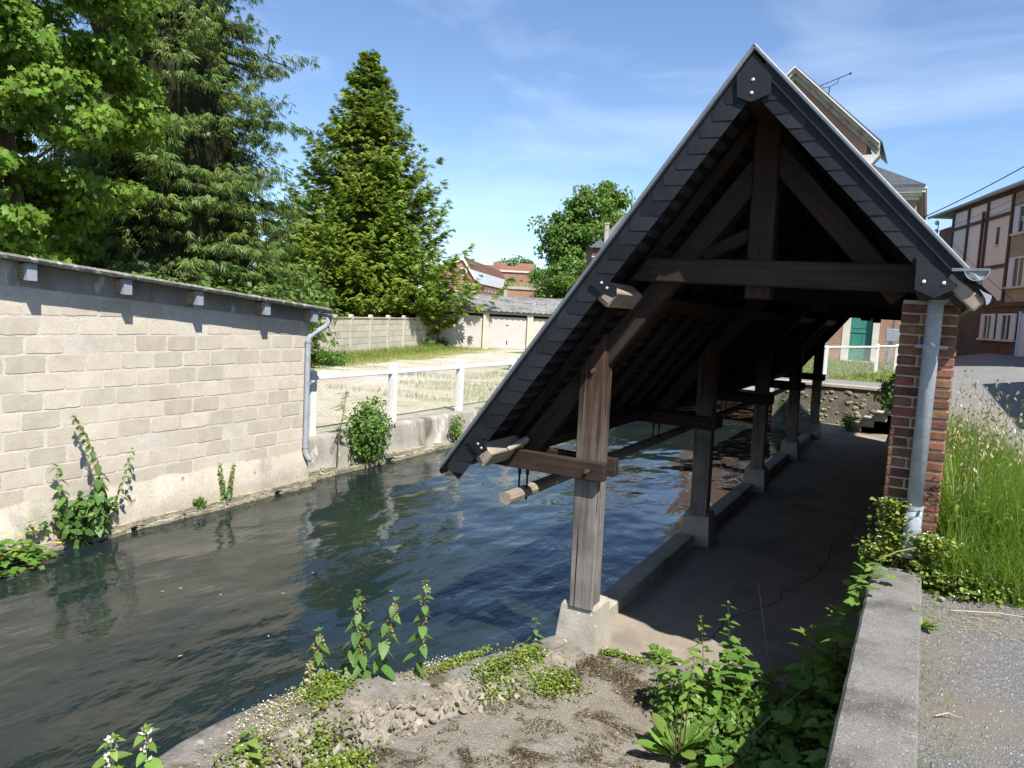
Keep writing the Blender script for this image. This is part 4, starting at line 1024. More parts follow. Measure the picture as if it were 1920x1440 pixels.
hb('string_course', -11.3, -.95, HY - .05, HY + .02, 8.15, 8.30, 'stone_trim'); hb('string_course', -11.3, -.95, HY - .04, HY + .02, 7.75, 7.84, 'stone_trim')
for k, (e, z0, z1) in enumerate(((.08, 8.9, 9.06), (.20, 9.06, 9.2), (.32, 9.2, 9.36), (.36, 9.36, 9.44))): hb('cornice', -11.2 - e, -.99 + e, HY - e, HY + 9 + e, z0, z1, 'stone_trim' if k != 3 else 'white')
hb('gutter', -11.6, -.70, HY - .42, HY - .3, 9.44, 9.56, 'slate_roof')
r = MB(); r.add([(-11.5, HY - .3, 9.56), (-.7, HY - .3, 9.56), (-.7, HY + 9.3, 9.56), (-11.5, HY + 9.3, 9.56), (-8.0, HY + 4.5, 12.2), (-5.2, HY + 4.5, 12.2)], [(3, 2, 1, 0), (0, 1, 5, 4), (1, 2, 5), (2, 3, 4, 5), (3, 0, 4)]); r.build('roof', 'slate_roof', bh)
# central gable
gz, gx, gy = 15.3, -6.75, HY - .06
gw = 3.45
MB().prism([(gx - gw, gy, 8.9), (gx + gw, gy, 8.9), (gx + gw, gy, 11.7), (gx, gy, gz - .3), (gx - gw, gy, 11.7)], (0, 5, 0)).build('gable_wall', 'brick_house', bh)
for sg in (-1, 1):
    for k, (p0, p1, e) in enumerate(((.0, .05, .46), (.05, .20, .34), (.20, .38, .16))):
        MB().prism([(gx, gy - e, gz - p0 * 1.45), (gx + sg * (gw + .55), gy - e, 11.5 - p0 * 1.45), (gx + sg * (gw + .55), gy - e, 11.5 - p1 * 1.45), (gx, gy - e, gz - p1 * 1.45)], (0, e + .3, 0)).build('gable_moulding', 'white' if k == 0 else 'concrete', bh)
    MB().prism([(gx + sg * (gw + .62), gy - .4, 10.95), (gx + sg * (gw - .6), gy - .4, 10.95), (gx + sg * (gw - .35), gy - .4, 10.4), (gx + sg * (gw + .1), gy - .4, 10.3)], (0, .8, 0)).build('kneeler', 'stone_trim', bh)
    MB().prism([(gx, gy - .1, gz + .1), (gx + sg * (gw + .65), gy - .1, 11.58), (gx + sg * (gw + .65), gy - .1, 11.48), (gx, gy - .1, gz)], (0, 5, 0)).build('gable_roof', 'slate_roof', bh)
for xw in (-8.2, -5.6):
    w = hb('window', xw, xw + 1.1, HY - .02, HY + .04, 5.2, 7.2, 'glass'); hb('window_frame', xw - .14, xw, HY - .05, HY + .04, 5.1, 7.3, 'stone_trim', w); hb('window_frame', xw + 1.1, xw + 1.24, HY - .05, HY + .04, 5.1, 7.3, 'stone_trim', w); hb('window_sill', xw - .2, xw + 1.3, HY - .12, HY + .04, 5.0, 5.1, 'stone_trim', w)
an = thing('roof_aerial', 'thin television aerial above the gable of the brick house', 'aerial', (-5.3, 40.5, 12.6))
MB().tube([(-5.45, 40.6, 12.2), (-5.24, 40.5, 14.45)], .025, 6).build('mast', 'iron', an)
MB().tube([(-6.25, 40.5, 14.35), (-4.35, 40.5, 15.0)], .018, 6).build('boom', 'iron', an)
MB().tube([(-5.6, 40.5, 14.58), (-5.55, 40.5, 14.42), (-5.24, 40.5, 14.45), (-4.9, 40.5, 14.62), (-4.85, 40.5, 14.82)], .015, 6).build('bracket', 'iron', an)
MB().box((-4.42, 40.47, 14.95), (-4.32, 40.53, 15.03)).build('boom_tip', 'iron', an)
# garden fence, gate posts and letter box in front of it
white_fence('garden_fence', 'white tubular garden fence with chain link before the green door', [(-5.2, 18.0 + 2.6), (-2.67, 25.1), (-1.53, 30.2)], 1.02, .10, .97, .09, 1.30, rail_r=.035)
gf = white_fence('gate_fence', 'short white fence at the garden gate beside the brick pillar', [(-1.53, 30.35), (-.98, 32.6), (-.82, 33.3)], 1.08, .10, 1.0, .09, 1.30, rail_r=.035)
lb = thing('letter_box', 'pale grey letter box on a post by the garden gate', 'letter box', (-1.25, 33.5, 1.3))
pbox('box', (-1.45, 33.4, 2.45), (-.86, 33.75, 2.95), 'zinc', lb, .02); pbox('post', (-1.30, 33.5, 1.3), (-1.18, 33.62, 2.45), 'zinc', lb, 0)
# cross wall and steps at the far end of the platform
ew = thing('end_wall', 'rubble end wall under the path at the far end of the wash house', 'wall', (-2, 22, .3))
MB().box((-3.6, 22.0, -.4), (.2, 22.35, 1.295)).build('wall_body', 'shaded_rubble', ew)
MB().box((-3.65, 21.95, 1.296), (-.9, 22.4, 1.36)).build('wall_cap', 'concrete', ew)
for k in range(90):
    x, z = rnd.uniform(-3.4, -.1), rnd.uniform(.35, 1.2); r = rnd.uniform(.025, .07)
    put('stone', withmat(stone_mesh(k % 9, 1), 'ledge'), ew, (x, 21.995, z), rotscale(r * 1.3, .025, r * .8, 0, rnd.uniform(-.3, .3), 0))
sp = thing('stone_steps', 'flight of worn stone steps climbing from the platform to the path', 'steps', (-.9, 21.3, .3))
for i in range(5): pbox('step', (-1.55 + .28 * i, 20.9, .29), (-.1, 21.9, .46 + .17 * i), 'concrete', sp, .02)

# half-timbered house across the street
th = thing('timbered_house', 'half-timbered house with cream panels and blue-grey shutters across the street', 'house', (3.75, 42.7, 2.0))
FO = V((3.75, 42.66, 0)); fu = V((-.305, .952, 0)); fn = V((-.952, -.305, 0))
def tq(t, d, z): return FO + fu * t + fn * d + V((0, 0, z))
def tb(name, t0, t1, d0, d1, z0, z1, mat, par=None): return MB().obox(tq(t0, d0, z0), fu * (t1 - t0), fn * (d1 - d0), (0, 0, z1 - z0)).build(name, mat, par or th)
tb('wall', -14, 14, -8, -.1, 1.0, 4.5, 'darkwall'); tb('wall', 2.3, 10.0, -8, -.05, 4.5, 10.0, 'cream'); tb('wall', -14, 2.3, -8, -.05, 4.5, 10.0, 'ochre'); tb('wall', 10.0, 14, -8, -.6, 4.5, 9.4, 'darkwall')
for t0, t1, z0, z1 in ((2.2, 10, 4.35, 4.65), (2.2, 10.0, 8.86, 9.02), (2.2, 6.2, 6.3, 6.48), (-14, 10, 9.86, 10.05), (-14, 2.2, 4.35, 4.55)): tb('timber_rail', t0, t1, -.05, .03, z0, z1, 'timber')
for t0, z0, z1 in ((2.15, 4.5, 9.9), (5.05, 4.6, 9.9), (7.6, 4.6, 9.9), (9.85, 4.5, 9.9)): tb('timber_post', t0, t0 + .2, -.05, .035, z0, z1, 'timber')
tb('rain_pipe', 5.35, 5.5, .03, .14, 4.4, 9.4, 'timber')
def shwin(t0, t1, z0, z1, sw):
    w = tb('window', t0, t1, -.05, .0, z0, z1, 'glass'); tb('window_sill', t0 - sw - .1, t1 + sw + .1, -.05, .12, z0 - .1, z0 - .002, 'stone_trim', w)
    tb('window_frame', (t0 + t1) / 2 - .04, (t0 + t1) / 2 + .04, 0, .03, z0, z1, 'white', w); tb('window_frame', t0, t1, .0, .028, z1 - .08, z1, 'white', w)
    for a, b in ((t0 - sw, t0), (t1, t1 + sw)): tb('shutter', a, b, .0, .05, z0, z1, 'shutter', w)
for t0 in (.3, -3.4, -6.6):
    shwin(t0, t0 + 1.0, 7.85, 9.15, .55); shwin(t0, t0 + 1.0, 5.3, 6.7, .55)
w = tb('slit_window', 3.55, 3.85, -.05, -.02, 7.5, 8.4, 'glass'); tb('window_sill', 3.5, 3.9, -.05, .06, 7.42, 7.5, 'stone_trim', w)
shwin(1.0, 1.9, 2.75, 4.0, .55); shwin(3.2, 4.0, 2.75, 4.0, .45); shwin(-3.0, -2.0, 2.75, 4.0, .55)
d_ = tb('door', -.5, .1, -.1, -.05, 1.8, 4.0, 'shutter'); tb('door_frame', .1, .22, -.1, .03, 1.8, 4.1, 'shutter', d_)
r = MB().prism([tq(-14.3, .32, 10.05), tq(-14.3, -3.4, 11.9), tq(-14.3, -8.4, 9.95)], fu * 27.6); r.build('roof', 'slate_roof', th)
MB().tube([tq(-14, .36, 10.05), tq(13.2, .36, 10.05)], .08, 8).build('gutter', 'pipe', th)
c = tb('chimney', 4.0, 5.4, -3.4, -2.7, 11.0, 12.7, 'brick_house'); tb('chimney_cap', 3.9, 5.5, -3.5, -2.6, 12.5, 12.6, 'brick_house', c)
# wires and insulators
for k, (a, b) in enumerate((((-.85, 39.9, 8.0), tq(-9, .5, 11.6)), ((-.85, 39.9, 7.95), tq(9, .5, 7.2)), (tq(11.5, .4, 9.0), tq(-9, .6, 10.2)), (tq(11.5, .4, 8.6), tq(-9, .6, 9.6)), (tq(9.6, .1, 8.2), tq(.5, .2, 4.6)))):
    a, b = V(a), V(b); pts = [a.lerp(b, i / 12) - V((0, 0, (.25 if k < 3 else .1) * 4 * (i / 12) * (1 - i / 12))) for i in range(13)]
    w = MB().tube(pts, .022 if k == 0 else .012, 5).build('overhead_wire', 'iron')
    tag(w, ['thick black cable from the brick house to the slate roof', 'thin wire from the brick house to the timbered house', 'upper wire running along the eaves of the timbered house', 'lower wire running along the eaves of the timbered house', 'thin wire slanting down across the cream panels'][k], 'wire', 'overhead wires across the street')
ins = thing('insulator_bracket', 'iron bracket with white porcelain insulators under the eaves', 'insulators', tq(11.4, .3, 8.6))
MB().tube([tq(11.5, .3, 7.8), tq(11.5, .3, 9.6)], .03, 6).build('bracket', 'iron', ins)
for z in (7.9, 8.4, 8.9, 9.4):
    c = tq(11.4, .42, z); MB().tube([c, c + V((0, 0, .1)), c + V((0, 0, .2)), c + V((0, 0, .28))], [.06, .13, .11, .04], 8).build('insulator', 'white', ins)
# house wall out of sight on the right, whose shadow lies across the street
sh2 = thing('street_house', 'plain rendered house on the right side of the street', 'house', (9, 16, 1.4))
MB().box((4.7, 12.5, 1.0), (13, 23.0, 6.4)).build('wall', 'ochre', sh2)
MB().prism([(4.4, 12.3, 6.4), (13.3, 12.3, 6.4), (8.9, 12.3, 9.2)], (0, 10.9, 0)).build('roof', 'slate_roof', sh2)

# ================================================================== TREES
def limb(mb, p, q, r0, r1, bend=.15, seg=6, n=5):
    p, q = V(p), V(q); L = (q - p).length; off = V((rnd.uniform(-1, 1), rnd.uniform(-1, 1), rnd.uniform(-.3, 1))) * L * bend
    pts = [p.lerp(q, i / n) + off * math.sin(math.pi * i / n) for i in range(n + 1)]
    mb.tube(pts, [r0 + (r1 - r0) * i / n for i in range(n + 1)], seg, cap=False); return pts

def broadleaf(name, label, base, H, crown_c, crown_r, nclump, per, leaf, clump_r, mat, shape=KITE, trunk_r=.2, barkm='bark', flat=.55, group=None, seed=1, limbs=26, out=.75):
    t = thing(name, label, 'tree', base, group)
    g = np.random.default_rng(seed); c = np.array(crown_c); R_ = np.array(crown_r)
    d = g.normal(size=(nclump, 3)); d = d / np.linalg.norm(d, axis=1, keepdims=True)
    rr = g.uniform(.0, 1, nclump) ** (1 / 3.0) * (1 - .25 * g.random(nclump)); rr = np.where(g.random(nclump) < out, np.maximum(rr, .72 + .28 * g.random(nclump)), rr)
    lump = 1 + .22 * np.sin(d[:, 0] * 5 + seed) * np.sin(d[:, 2] * 6 + 1.3 * seed) + .12 * np.sin(d[:, 1] * 11)
    C = c + d * R_ * (rr * lump)[:, None]
    tk = MB(); b = V(base); top = V((c[0], c[1], base[2] + H * .8))
    tk.tube([b, b.lerp(top, .3) + V((.1, .05, 0)), b.lerp(top, .65) + V((-.08, .1, 0)), top], [trunk_r, trunk_r * .8, trunk_r * .5, trunk_r * .12], 10, cap=False)
    tk.build('trunk', barkm, t, smooth=True)
    lb_ = MB(); pick = g.choice(nclump, min(limbs, nclump), replace=False)
    for i in pick:
        q = V(C[i]); zt = min(top.z, max(b.z + H * .12, q.z - (V((q.x, q.y, 0)) - V((b.x, b.y, 0))).length * .55)); s = b.lerp(top, (zt - b.z) / (top.z - b.z))
        limb(lb_, s, q, trunk_r * .32, trunk_r * .06, .12)
    lb_.build('limbs', barkm, t, smooth=True)
    # leaves: tilted platelets spread through flattened clumps, more on the outer and upper side
    n = nclump * per
    cid = np.repeat(np.arange(nclump), per)
    cr = clump_r * g.uniform(.6, 1.35, nclump)[cid]
    e = g.normal(size=(n, 3)); e = e / np.linalg.norm(e, axis=1, keepdims=True) * (g.random(n) ** .45)[:, None]
    e[:, 2] *= flat
    P = C[cid] + e * cr[:, None]
    outw = norm(P - c) * .5 + e * .6
    N = norm(outw * .7 + np.array([0, 0, .75]) + g.normal(size=(n, 3)) * .42)
    A = np.cross(N, norm(g.normal(size=(n, 3)))); A[:, 2] -= .35
    Lf = leaf * g.uniform(.65, 1.25, n)
    o = np_obj('crown', cards(P, A, N, Lf, Lf * .95, shape, .2), len(shape), mat, t)
    return t

# sycamore-like tree behind the shed
broadleaf('maple_tree', 'tall light green maple behind the block shed', (-17.7, 10.0, .6), 15, (-18.5, 9.1, 8.1), (3.4, 3.8, 5.4), 290, 240, .15, .68, 'maple', MAPLE, .22, 'bark', .38, seed=4, out=.8, limbs=16)
broadleaf('maple_tree', 'second maple at the left edge behind the shed roof', (-19.2, 6.0, .6), 13, (-19.4, 6.4, 6.8), (3.6, 3.6, 4.6), 190, 170, .17, .75, 'maple', MAPLE, .2, 'bark', .5, seed=9)
broadleaf('round_tree', 'big round broadleaf tree behind the slate turret', (-38.6, 93.4, .6), 19, (-38.6, 93.8, 10.8), (7.0, 7.0, 8.4), 330, 120, .42, 1.5, 'tree_a', KITE, .5, 'bark_dark', .7, seed=5)
broadleaf('bright_tree', 'lower bright green tree in front of the round tree', (-33.0, 74, .6), 8, (-33.2, 74, 4.9), (4.4, 3.6, 4.0), 110, 120, .30, 1.0, 'tree_b', KITE, .25, 'bark_dark', .7, seed=6)
broadleaf('bright_tree', 'small green tree beside the weedy brick store', (-43, 86, .6), 7, (-43.2, 86, 4.4), (4.2, 3.4, 3.6), 80, 100, .30, 1.1, 'tree_b', KITE, .25, 'bark_dark', .7, seed=12)
broadleaf('distant_tree', 'distant tree just above the brick block parapet', (-63, 116, .6), 10, (-63, 116.5, 7.4), (6.5, 4, 4.6), 80, 90, .5, 1.6, 'tree_a', KITE, .3, 'bark_dark', .7, seed=8)

def conifer(name, label, base, H, R0, nwhorl, nbr, mat, kind, seed, coreR=.55, z0=.06):
    t = thing(name, label, 'tree', base)
    g = np.random.default_rng(seed); b = np.array(base)
    MB().tube([base, (base[0], base[1], base[2] + H * .97)], [R0 * .055, .02], 9, cap=False).build('trunk', 'bark_dark', t, smooth=True)
    Ps, As, Ns, Ls, Ws = [], [], [], [], []
    bm_ = MB()
    for w in range(nwhorl):
        u = (w + g.uniform(-.4, .4)) / nwhorl; u = min(max(u, 0), .995)
        z = H * (z0 + (1 - z0) * u)
        prof = (1 - u) ** (.92 if kind == 'thuja' else .55) * R0
        if kind == 'thuja': prof *= (1.0 - .42 * max(0, .13 - u) / .13)
        for k in range(max(3, int(nbr * (1 - .55 * u)))):
            az = g.uniform(0, 2 * math.pi); ln = prof * g.uniform(.72, 1.08) * (1.24 if g.random() < .12 else 1) + .12
            dirv = np.array([math.cos(az), math.sin(az), 0]); side = np.array([-dirv[1], dirv[0], 0])
            m = int((52 if kind == 'thuja' else 30) * (.35 + .65 * ln / R0))
            s = g.uniform(.30, 1, m) ** .7
            if kind == 'thuja':
                zc = .10 * s - .42 * s * s + .52 * s ** 4     # sag, then the tip turns up
                tilt = -.15 + .75 * (s - .45)
                sw = .20 * (1.15 - s) * ln * .55 + .12
            else:
                zc = .12 * s - .30 * s * s + .16 * s ** 3
                tilt = -.55 + .35 * (s - .5)
                sw = .26 * (1.08 - s) * ln * .6 + .06
            lat = g.normal(0, 1, m) * sw
            p = b + np.array([0, 0, z]) + dirv * (s * ln)[:, None] + np.array([0, 0, 1]) * (zc * ln + g.normal(0, .05, m))[:, None] + side * lat[:, None]
            a = dirv[None] * g.uniform(.45, 1, m)[:, None] + side[None] * (np.sign(lat) * g.uniform(.2, .9, m))[:, None] + np.array([0, 0, 1])[None] * (tilt + g.normal(0, .18, m))[:, None]
            nn = np.array([0, 0, 1.0])[None] + dirv[None] * .45 + g.normal(0, .35, (m, 3))
            Ps.append(p); As.append(a); Ns.append(nn)
            base_l = (.50 if kind == 'thuja' else .40) * (.6 + .4 * ln / R0)
            L_ = base_l * g.uniform(.6, 1.25, m); Ls.append(L_); Ws.append(L_ * (.62 if kind == 'thuja' else .34))
            if kind == 'spruce':      # hanging twigs
                q = p + np.array([0, 0, -.02]); Ps.append(q); As.append(np.array([0, 0, -1.0])[None] + g.normal(0, .25, (m, 3))); Ns.append(dirv[None] + g.normal(0, .3, (m, 3))); Ls.append(L_ * g.uniform(.7, 1.3, m)); Ws.append(L_ * .22)
            if k % 2 == 0:
                tip = b + np.array([0, 0, z]) + dirv * ln * .9 + np.array([0, 0, 1]) * ln * (-.1)
                bm_.tube([tuple(b + np.array([0, 0, z])), tuple((b + np.array([0, 0, z]) + tip) / 2 + np.array([0, 0, .05 * ln])), tuple(tip)], [.03 + .012 * ln, .02 + .006 * ln, .008], 4, cap=False)
    bm_.build('branches', 'bark_dark', t)['kind'] = 'stuff'
    P, A, N, L_, W_ = [np.concatenate(x) for x in (Ps, As, Ns, Ls, Ws)]
    # each spray is a fan of narrow sub-sprays
    subs = []
    A = norm(A); Sd = norm(np.cross(A, N))
    for q, (ang, st, ls) in enumerate(((0, .0, 1.0), (.62, .12, .70), (-.62, .12, .70), (.55, .42, .52), (-.55, .42, .52))):
        subs.append(cards(P + A * (L_ * st)[:, None], A * math.cos(ang) + Sd * math.sin(ang) + np.array([0, 0, -.12]), N, L_ * ls, W_ * (.36 if kind == 'thuja' else .42), SPRAY, .25))
    np_obj('crown', np.concatenate(subs), 4, mat, t)
    # solid for the inner twigs, gap shade put into its near-black colour
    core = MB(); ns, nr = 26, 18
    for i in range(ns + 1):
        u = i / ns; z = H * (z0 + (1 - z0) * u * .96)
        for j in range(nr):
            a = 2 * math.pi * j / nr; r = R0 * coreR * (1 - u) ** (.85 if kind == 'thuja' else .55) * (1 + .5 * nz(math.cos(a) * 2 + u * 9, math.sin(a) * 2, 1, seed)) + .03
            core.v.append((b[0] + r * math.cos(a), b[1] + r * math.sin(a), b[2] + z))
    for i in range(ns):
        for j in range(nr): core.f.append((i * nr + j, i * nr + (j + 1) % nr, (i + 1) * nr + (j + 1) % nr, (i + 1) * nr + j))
    core.build('shade_core', 'core', t)
    return t
conifer('spruce_tree', 'tall dark spruce with drooping twigs beside the maple', (-23.4, 17.6, .6), 21, 5.1, 62, 19, 'spruce', 'spruce', 21)
conifer('thuja_tree', 'dense conical thuja tree behind the concrete panel fence', (-28.3, 34.1, .6), 16.2, 7.0, 46, 25, 'thuja', 'thuja', 22, .46, .015)

def shrub(name, label, base, r, n, leaf, mat, seed, cat='shrub', nstem=7, shape=KITE, group=None, upright=.4):
    t = thing(name, label, cat, base, group); g = np.random.default_rng(seed); b = np.array(base)
    sm = MB(); tips = []
    for k in range(nstem):
        q = b + np.array([g.normal(0, .45) * r[0], g.normal(0, .45) * r[1], r[2] * g.uniform(.8, 1.9)])
        limb(sm, base, tuple(q), .012 + .006 * r[2], .003, .12, 5); tips.append(q)
    sm.build('stems', 'stem' if r[2] < 1 else 'bark', t)
    e = g.normal(size=(n, 3)); e = e / np.linalg.norm(e, axis=1, keepdims=True) * (g.random(n) ** .38)[:, None]
    lump = 1 + .25 * np.sin(e[:, 0] * 7 + seed) * np.sin(e[:, 2] * 6)
    P = b + np.array([0, 0, r[2]]) + e * np.array(r) * lump[:, None]
    N = norm(e * .8 + np.array([0, 0, upright]) + g.normal(size=(n, 3)) * .5); A = np.cross(N, norm(g.normal(size=(n, 3)))); A[:, 2] -= .2
    Lf = leaf * g.uniform(.6, 1.3, n)
    np_obj('foliage', cards(P, A, N, Lf, Lf * .7, shape, .2), len(shape), mat, t)
    return t
shrub('hedge_bush', 'dark evergreen bush behind the low end of the shed roof', (-19.5, 18.0, .6), (2.2, 2.6, 1.5), 9000, .20, 'spruce', 31, 'bush', 9)
shrub('hedge_bush', 'dark hedge bush left of the thuja behind the panel fence', (-26.0, 25.5, .6), (2.4, 2.8, 2.0), 9000, .22, 'spruce', 32, 'bush', 9)
shrub('hedge_bush', 'dark hedge between the maple and the shed roof', (-17.5, 13.0, .6), (2.0, 3.0, 1.35), 9000, .19, 'spruce', 33, 'bush', 9)
shrub('river_bush', 'rounded leafy bush growing from the river wall below the white fence', (-8.42, 10.45, .08), (.34, .46, .56), 2600, .065, 'bush', 41, 'bush', 9)
shrub('lot_weed', 'small weed clump at the foot of the panel fence', (-24.0, 34.6, .62), (.5, .5, .28), 500, .09, 'bush', 42, 'weed')
shrub('lot_weed', 'small weed clump by the corner of the first garage', (-24.1, 36.2, .62), (.45, .45, .25), 400, .09, 'bush', 43, 'weed')
shrub('lot_weed', 'broad-leaved weed clump beside the shed corner', (-18.6, 20.6, .62), (.9, .7, .3), 900, .12, 'bush', 44, 'weed')
shrub('wall_weed', 'yellowish weed on the river wall under the roof edge', (-8.42, 13.3, .12), (.14, .25, .30), 420, .05, 'pale_leaf', 45, 'weed')
shrub('wall_weed', 'green weed on the river wall beside the roof edge', (-8.42, 14.5, .15), (.14, .22, .28), 380, .05, 'bush', 46, 'weed')
shrub('wall_weed', 'small bright weed at the foot of the block wall', (-8.16, 6.70, .10), (.06, .09, .06), 70, .05, 'pale_leaf', 47, 'weed')
shrub('path_bush', 'green bush overhanging the steps beyond the brick pillar', (-.62, 20.6, .95), (.38, .45, .42), 1700, .07, 'bush', 48, 'bush', 9)
shrub('step_weed', 'small weed beside the stone steps', (-1.55, 20.8, .3), (.2, .22, .22), 420, .055, 'bush', 49, 'weed')

# ================================================================== NEAR PLANTS: every large leaf is a piece of its own
def leaf_mesh(kind, mat):
    key = ('leaf', kind, mat)
    if key in _cache: return _cache[key]
    if kind == 'heart': half = [(0, .0), (.06, .20), (.16, .30), (.24, .27), (.32, .315), (.42, .26), (.50, .28), (.60, .20), (.68, .205), (.80, .10), (.86, .10), (1, 0)]
    elif kind == 'lance': half = [(0, .0), (.12, .07), (.3, .15), (.5, .165), (.7, .12), (.88, .05), (1, 0)]
    elif kind == 'oval': half = [(0, .0), (.18, .06), (.40, .15), (.62, .20), (.80, .17), (.93, .09), (1, 0)]
    else: half = [(0, 0), (.04, .26), (.20, .50), (.30, .34), (.40, .46), (.58, .60), (.60, .34), (.74, .26), (.82, .20), (1, 0)]   # lobed
    vs, fs = [], []
    for a, b in half:
        z = -.16 * a * a
        vs += [(a, 0, z - .0), (a, b, z + .22 * b - .25 * b * b), (a, -b, z + .22 * b - .25 * b * b)]
    for i in range(len(half) - 1):
        k = i * 3
        fs += [(k, k + 3, k + 4, k + 1), (k, k + 2, k + 5, k + 3)]
    me = bpy.data.meshes.new('leaf'); me.from_pydata(vs, [], fs); me.polygons.foreach_set('use_smooth', [True] * len(fs)); me.materials.append(M[mat]); me.update()
    _cache[key] = me; return me
def put_leaf(parent, p, az, pitch, L, kind, mat, roll=0, w=1.0, name='leaf'):
    rot = Matrix.Rotation(az, 4, 'Z') @ Matrix.Rotation(-pitch, 4, 'Y') @ Matrix.Rotation(roll, 4, 'X') @ Matrix.Diagonal((L, L * w, L, 1))
    return put(name, leaf_mesh(kind, mat), parent, p, rot)
def herb(name, label, base, top, pairs, leaf, kind='heart', mat='nettle', cat='plant', catkins=0, w=1.0, stem_r=.005, droop=-.5, bend=.06, z_start=.12, group=None, shrink=.55, stemmat='stem', flower=None, seed=0):
    r = random.Random(seed + int(base[0] * 1000) + int(base[1] * 77)); t = thing(name, label, cat, base, group)
    b, q = V(base), V(top); H = (q - b).length; sd = V((r.uniform(-1, 1), r.uniform(-1, 1), 0)) * bend * H
    pt = lambda s: b.lerp(q, s) + sd * math.sin(math.pi * s) 
    MB().tube([pt(i / 8) for i in range(9)], [stem_r * (1 - .75 * i / 8) for i in range(9)], 6).build('stem', stemmat, t)
    az = r.uniform(0, 6)
    for i in range(pairs):
        s = z_start + (1 - z_start) * (i + .3) / pairs; p = pt(s); az += math.pi / 2 + r.uniform(-.3, .3)
        f = 1 - shrink * s ** 1.3
        for k in (0, math.pi):
            L = leaf * f * r.uniform(.75, 1.15); a = az + k + r.uniform(-.25, .25); pe = V((math.cos(a), math.sin(a), .2)) * .012
            put_leaf(t, p + pe, a, droop + r.uniform(-.35, .35), L, kind, mat, r.uniform(-.3, .3), w)
        if catkins and s > .35:
            cm = []
            m_ = 26
            for c in range(4):
                a = r.uniform(0, 6.28); d = V((math.cos(a), math.sin(a), 0)); ln = r.uniform(.03, .06) * catkins
                for j in range(m_ // 2):
                    u = j / (m_ / 2); c0 = p + d * ln * u * .7 + V((0, 0, -ln * u * u)) + V((r.gauss(0, .003), r.gauss(0, .003), r.gauss(0, .003)))
                    cm.append(c0)
            P = np.array([tuple(c) for c in cm]); n = len(P)
            np_obj('catkin', cards(P, rvec(n), rvec(n), .017 * catkins, .011 * catkins, KITE, 0), 6, 'catkin', t)['kind'] = 'stuff'
        if flower and s > .3:
            P = np.array([tuple(p + V((math.cos(a), math.sin(a), 0)) * .018 + V((0, 0, .006))) for a in [r.uniform(0, 6.28) for _ in range(12)]]); n = len(P)
            o_ = P - np.array(p); np_obj('flower', cards(P, o_ + np.array([0, 0, .02]), rvec(n), .022, .016, KITE, .5), 6, flower, t)['kind'] = 'stuff'
    # tip cluster
    for k in range(5): put_leaf(t, pt(.985), r.uniform(0, 6.28), r.uniform(-.2, .7), leaf * (1 - shrink) * r.uniform(.45, .75), kind, mat, 0, w)
    return t
N_ = 'nettles along the low wall'
herb('nettle', 'tallest nettle of the clump on the low wall, beside the nodding one', (-3.03, 3.62, .50), (-2.95, 3.62, 1.08), 9, 0.155, catkins=1, droop=-.75, group=N_)
herb('nettle', 'short leafy nettle at the left of the low wall clump', (-3.10, 3.52, .48), (-3.12, 3.45, .84), 6, 0.135, catkins=1.2, droop=-.6, group=N_)
herb('nettle', 'low bushy nettle in the middle of the wall clump', (-2.96, 3.67, .49), (-2.90, 3.66, .86), 6, 0.155, catkins=1, droop=-.6, group=N_)
herb('nettle', 'nodding nettle in the middle of the low wall clump', (-2.88, 3.76, .48), (-2.74, 3.72, 1.04), 8, 0.149, catkins=1, droop=-.7, group=N_)
herb('nettle', 'slender nettle at the right of the low wall clump', (-2.74, 3.95, .46), (-2.62, 3.86, 1.15), 9, 0.115, catkins=1, droop=-.5, group=N_)
herb('nettle', 'tiny nettle beside the first concrete pedestal', (-2.36, 4.92, .38), (-2.36, 4.92, .60), 4, 0.101, group=N_)
herb('dead_spike', 'dry yellow seed spike on the mossy wall top', (-3.10, 3.37, .52), (-3.10, 3.37, .68), 6, 0.047, 'lance', 'seed', catkins=.8, droop=.3, w=2, shrink=.7, stemmat='straw')
herb('dead_nettle', 'white dead-nettle at the bottom left corner', (-3.16, 2.10, .58), (-3.14, 2.12, .80), 5, 0.115, 'heart', 'pale_leaf', flower='whitepetal', droop=-.15, group='white dead-nettles')
herb('dead_nettle', 'white dead-nettle right of its neighbour in the bottom left corner', (-3.04, 2.20, .58), (-3.05, 2.22, .82), 5, 0.115, 'heart', 'pale_leaf', flower='whitepetal', droop=-.15, group='white dead-nettles')
herb('nettle', 'young pale nettle on the near end of the low wall', (-2.80, 2.62, .56), (-2.80, 2.62, .70), 4, 0.101, 'heart', 'pale_leaf', droop=.1)
# nettles on the block wall foot
BN = 'nettles at the foot of the block wall'
herb('nettle', 'tallest nettle leaning on the block wall', (-8.12, 5.22, .12), (-8.16, 5.02, 1.47), 16, 0.175, 'heart', 'nettle', catkins=1.4, droop=-.9, group=BN, bend=.1)
herb('nettle', 'wide nettle left of the tall one at the block wall', (-8.10, 5.10, .12), (-8.14, 4.82, .95), 11, 0.188, 'heart', 'nettle', droop=-.8, group=BN, bend=.1)
herb('nettle', 'low nettle in front of the tall one at the block wall', (-8.08, 5.25, .12), (-8.06, 5.30, .78), 10, 0.2, 'heart', 'nettle', droop=-.8, group=BN)
herb('nettle', 'side shoot reaching right from the block wall nettles', (-8.10, 5.30, .15), (-8.14, 5.72, 1.02), 11, 0.125, 'heart', 'nettle', droop=-.9, group=BN, bend=.12)
herb('nettle', 'thin nettle pair member at the middle of the block wall', (-8.16, 7.12, .10), (-8.20, 7.06, .62), 11, 0.094, 'heart', 'nettle', catkins=1, droop=-.9, group=BN)
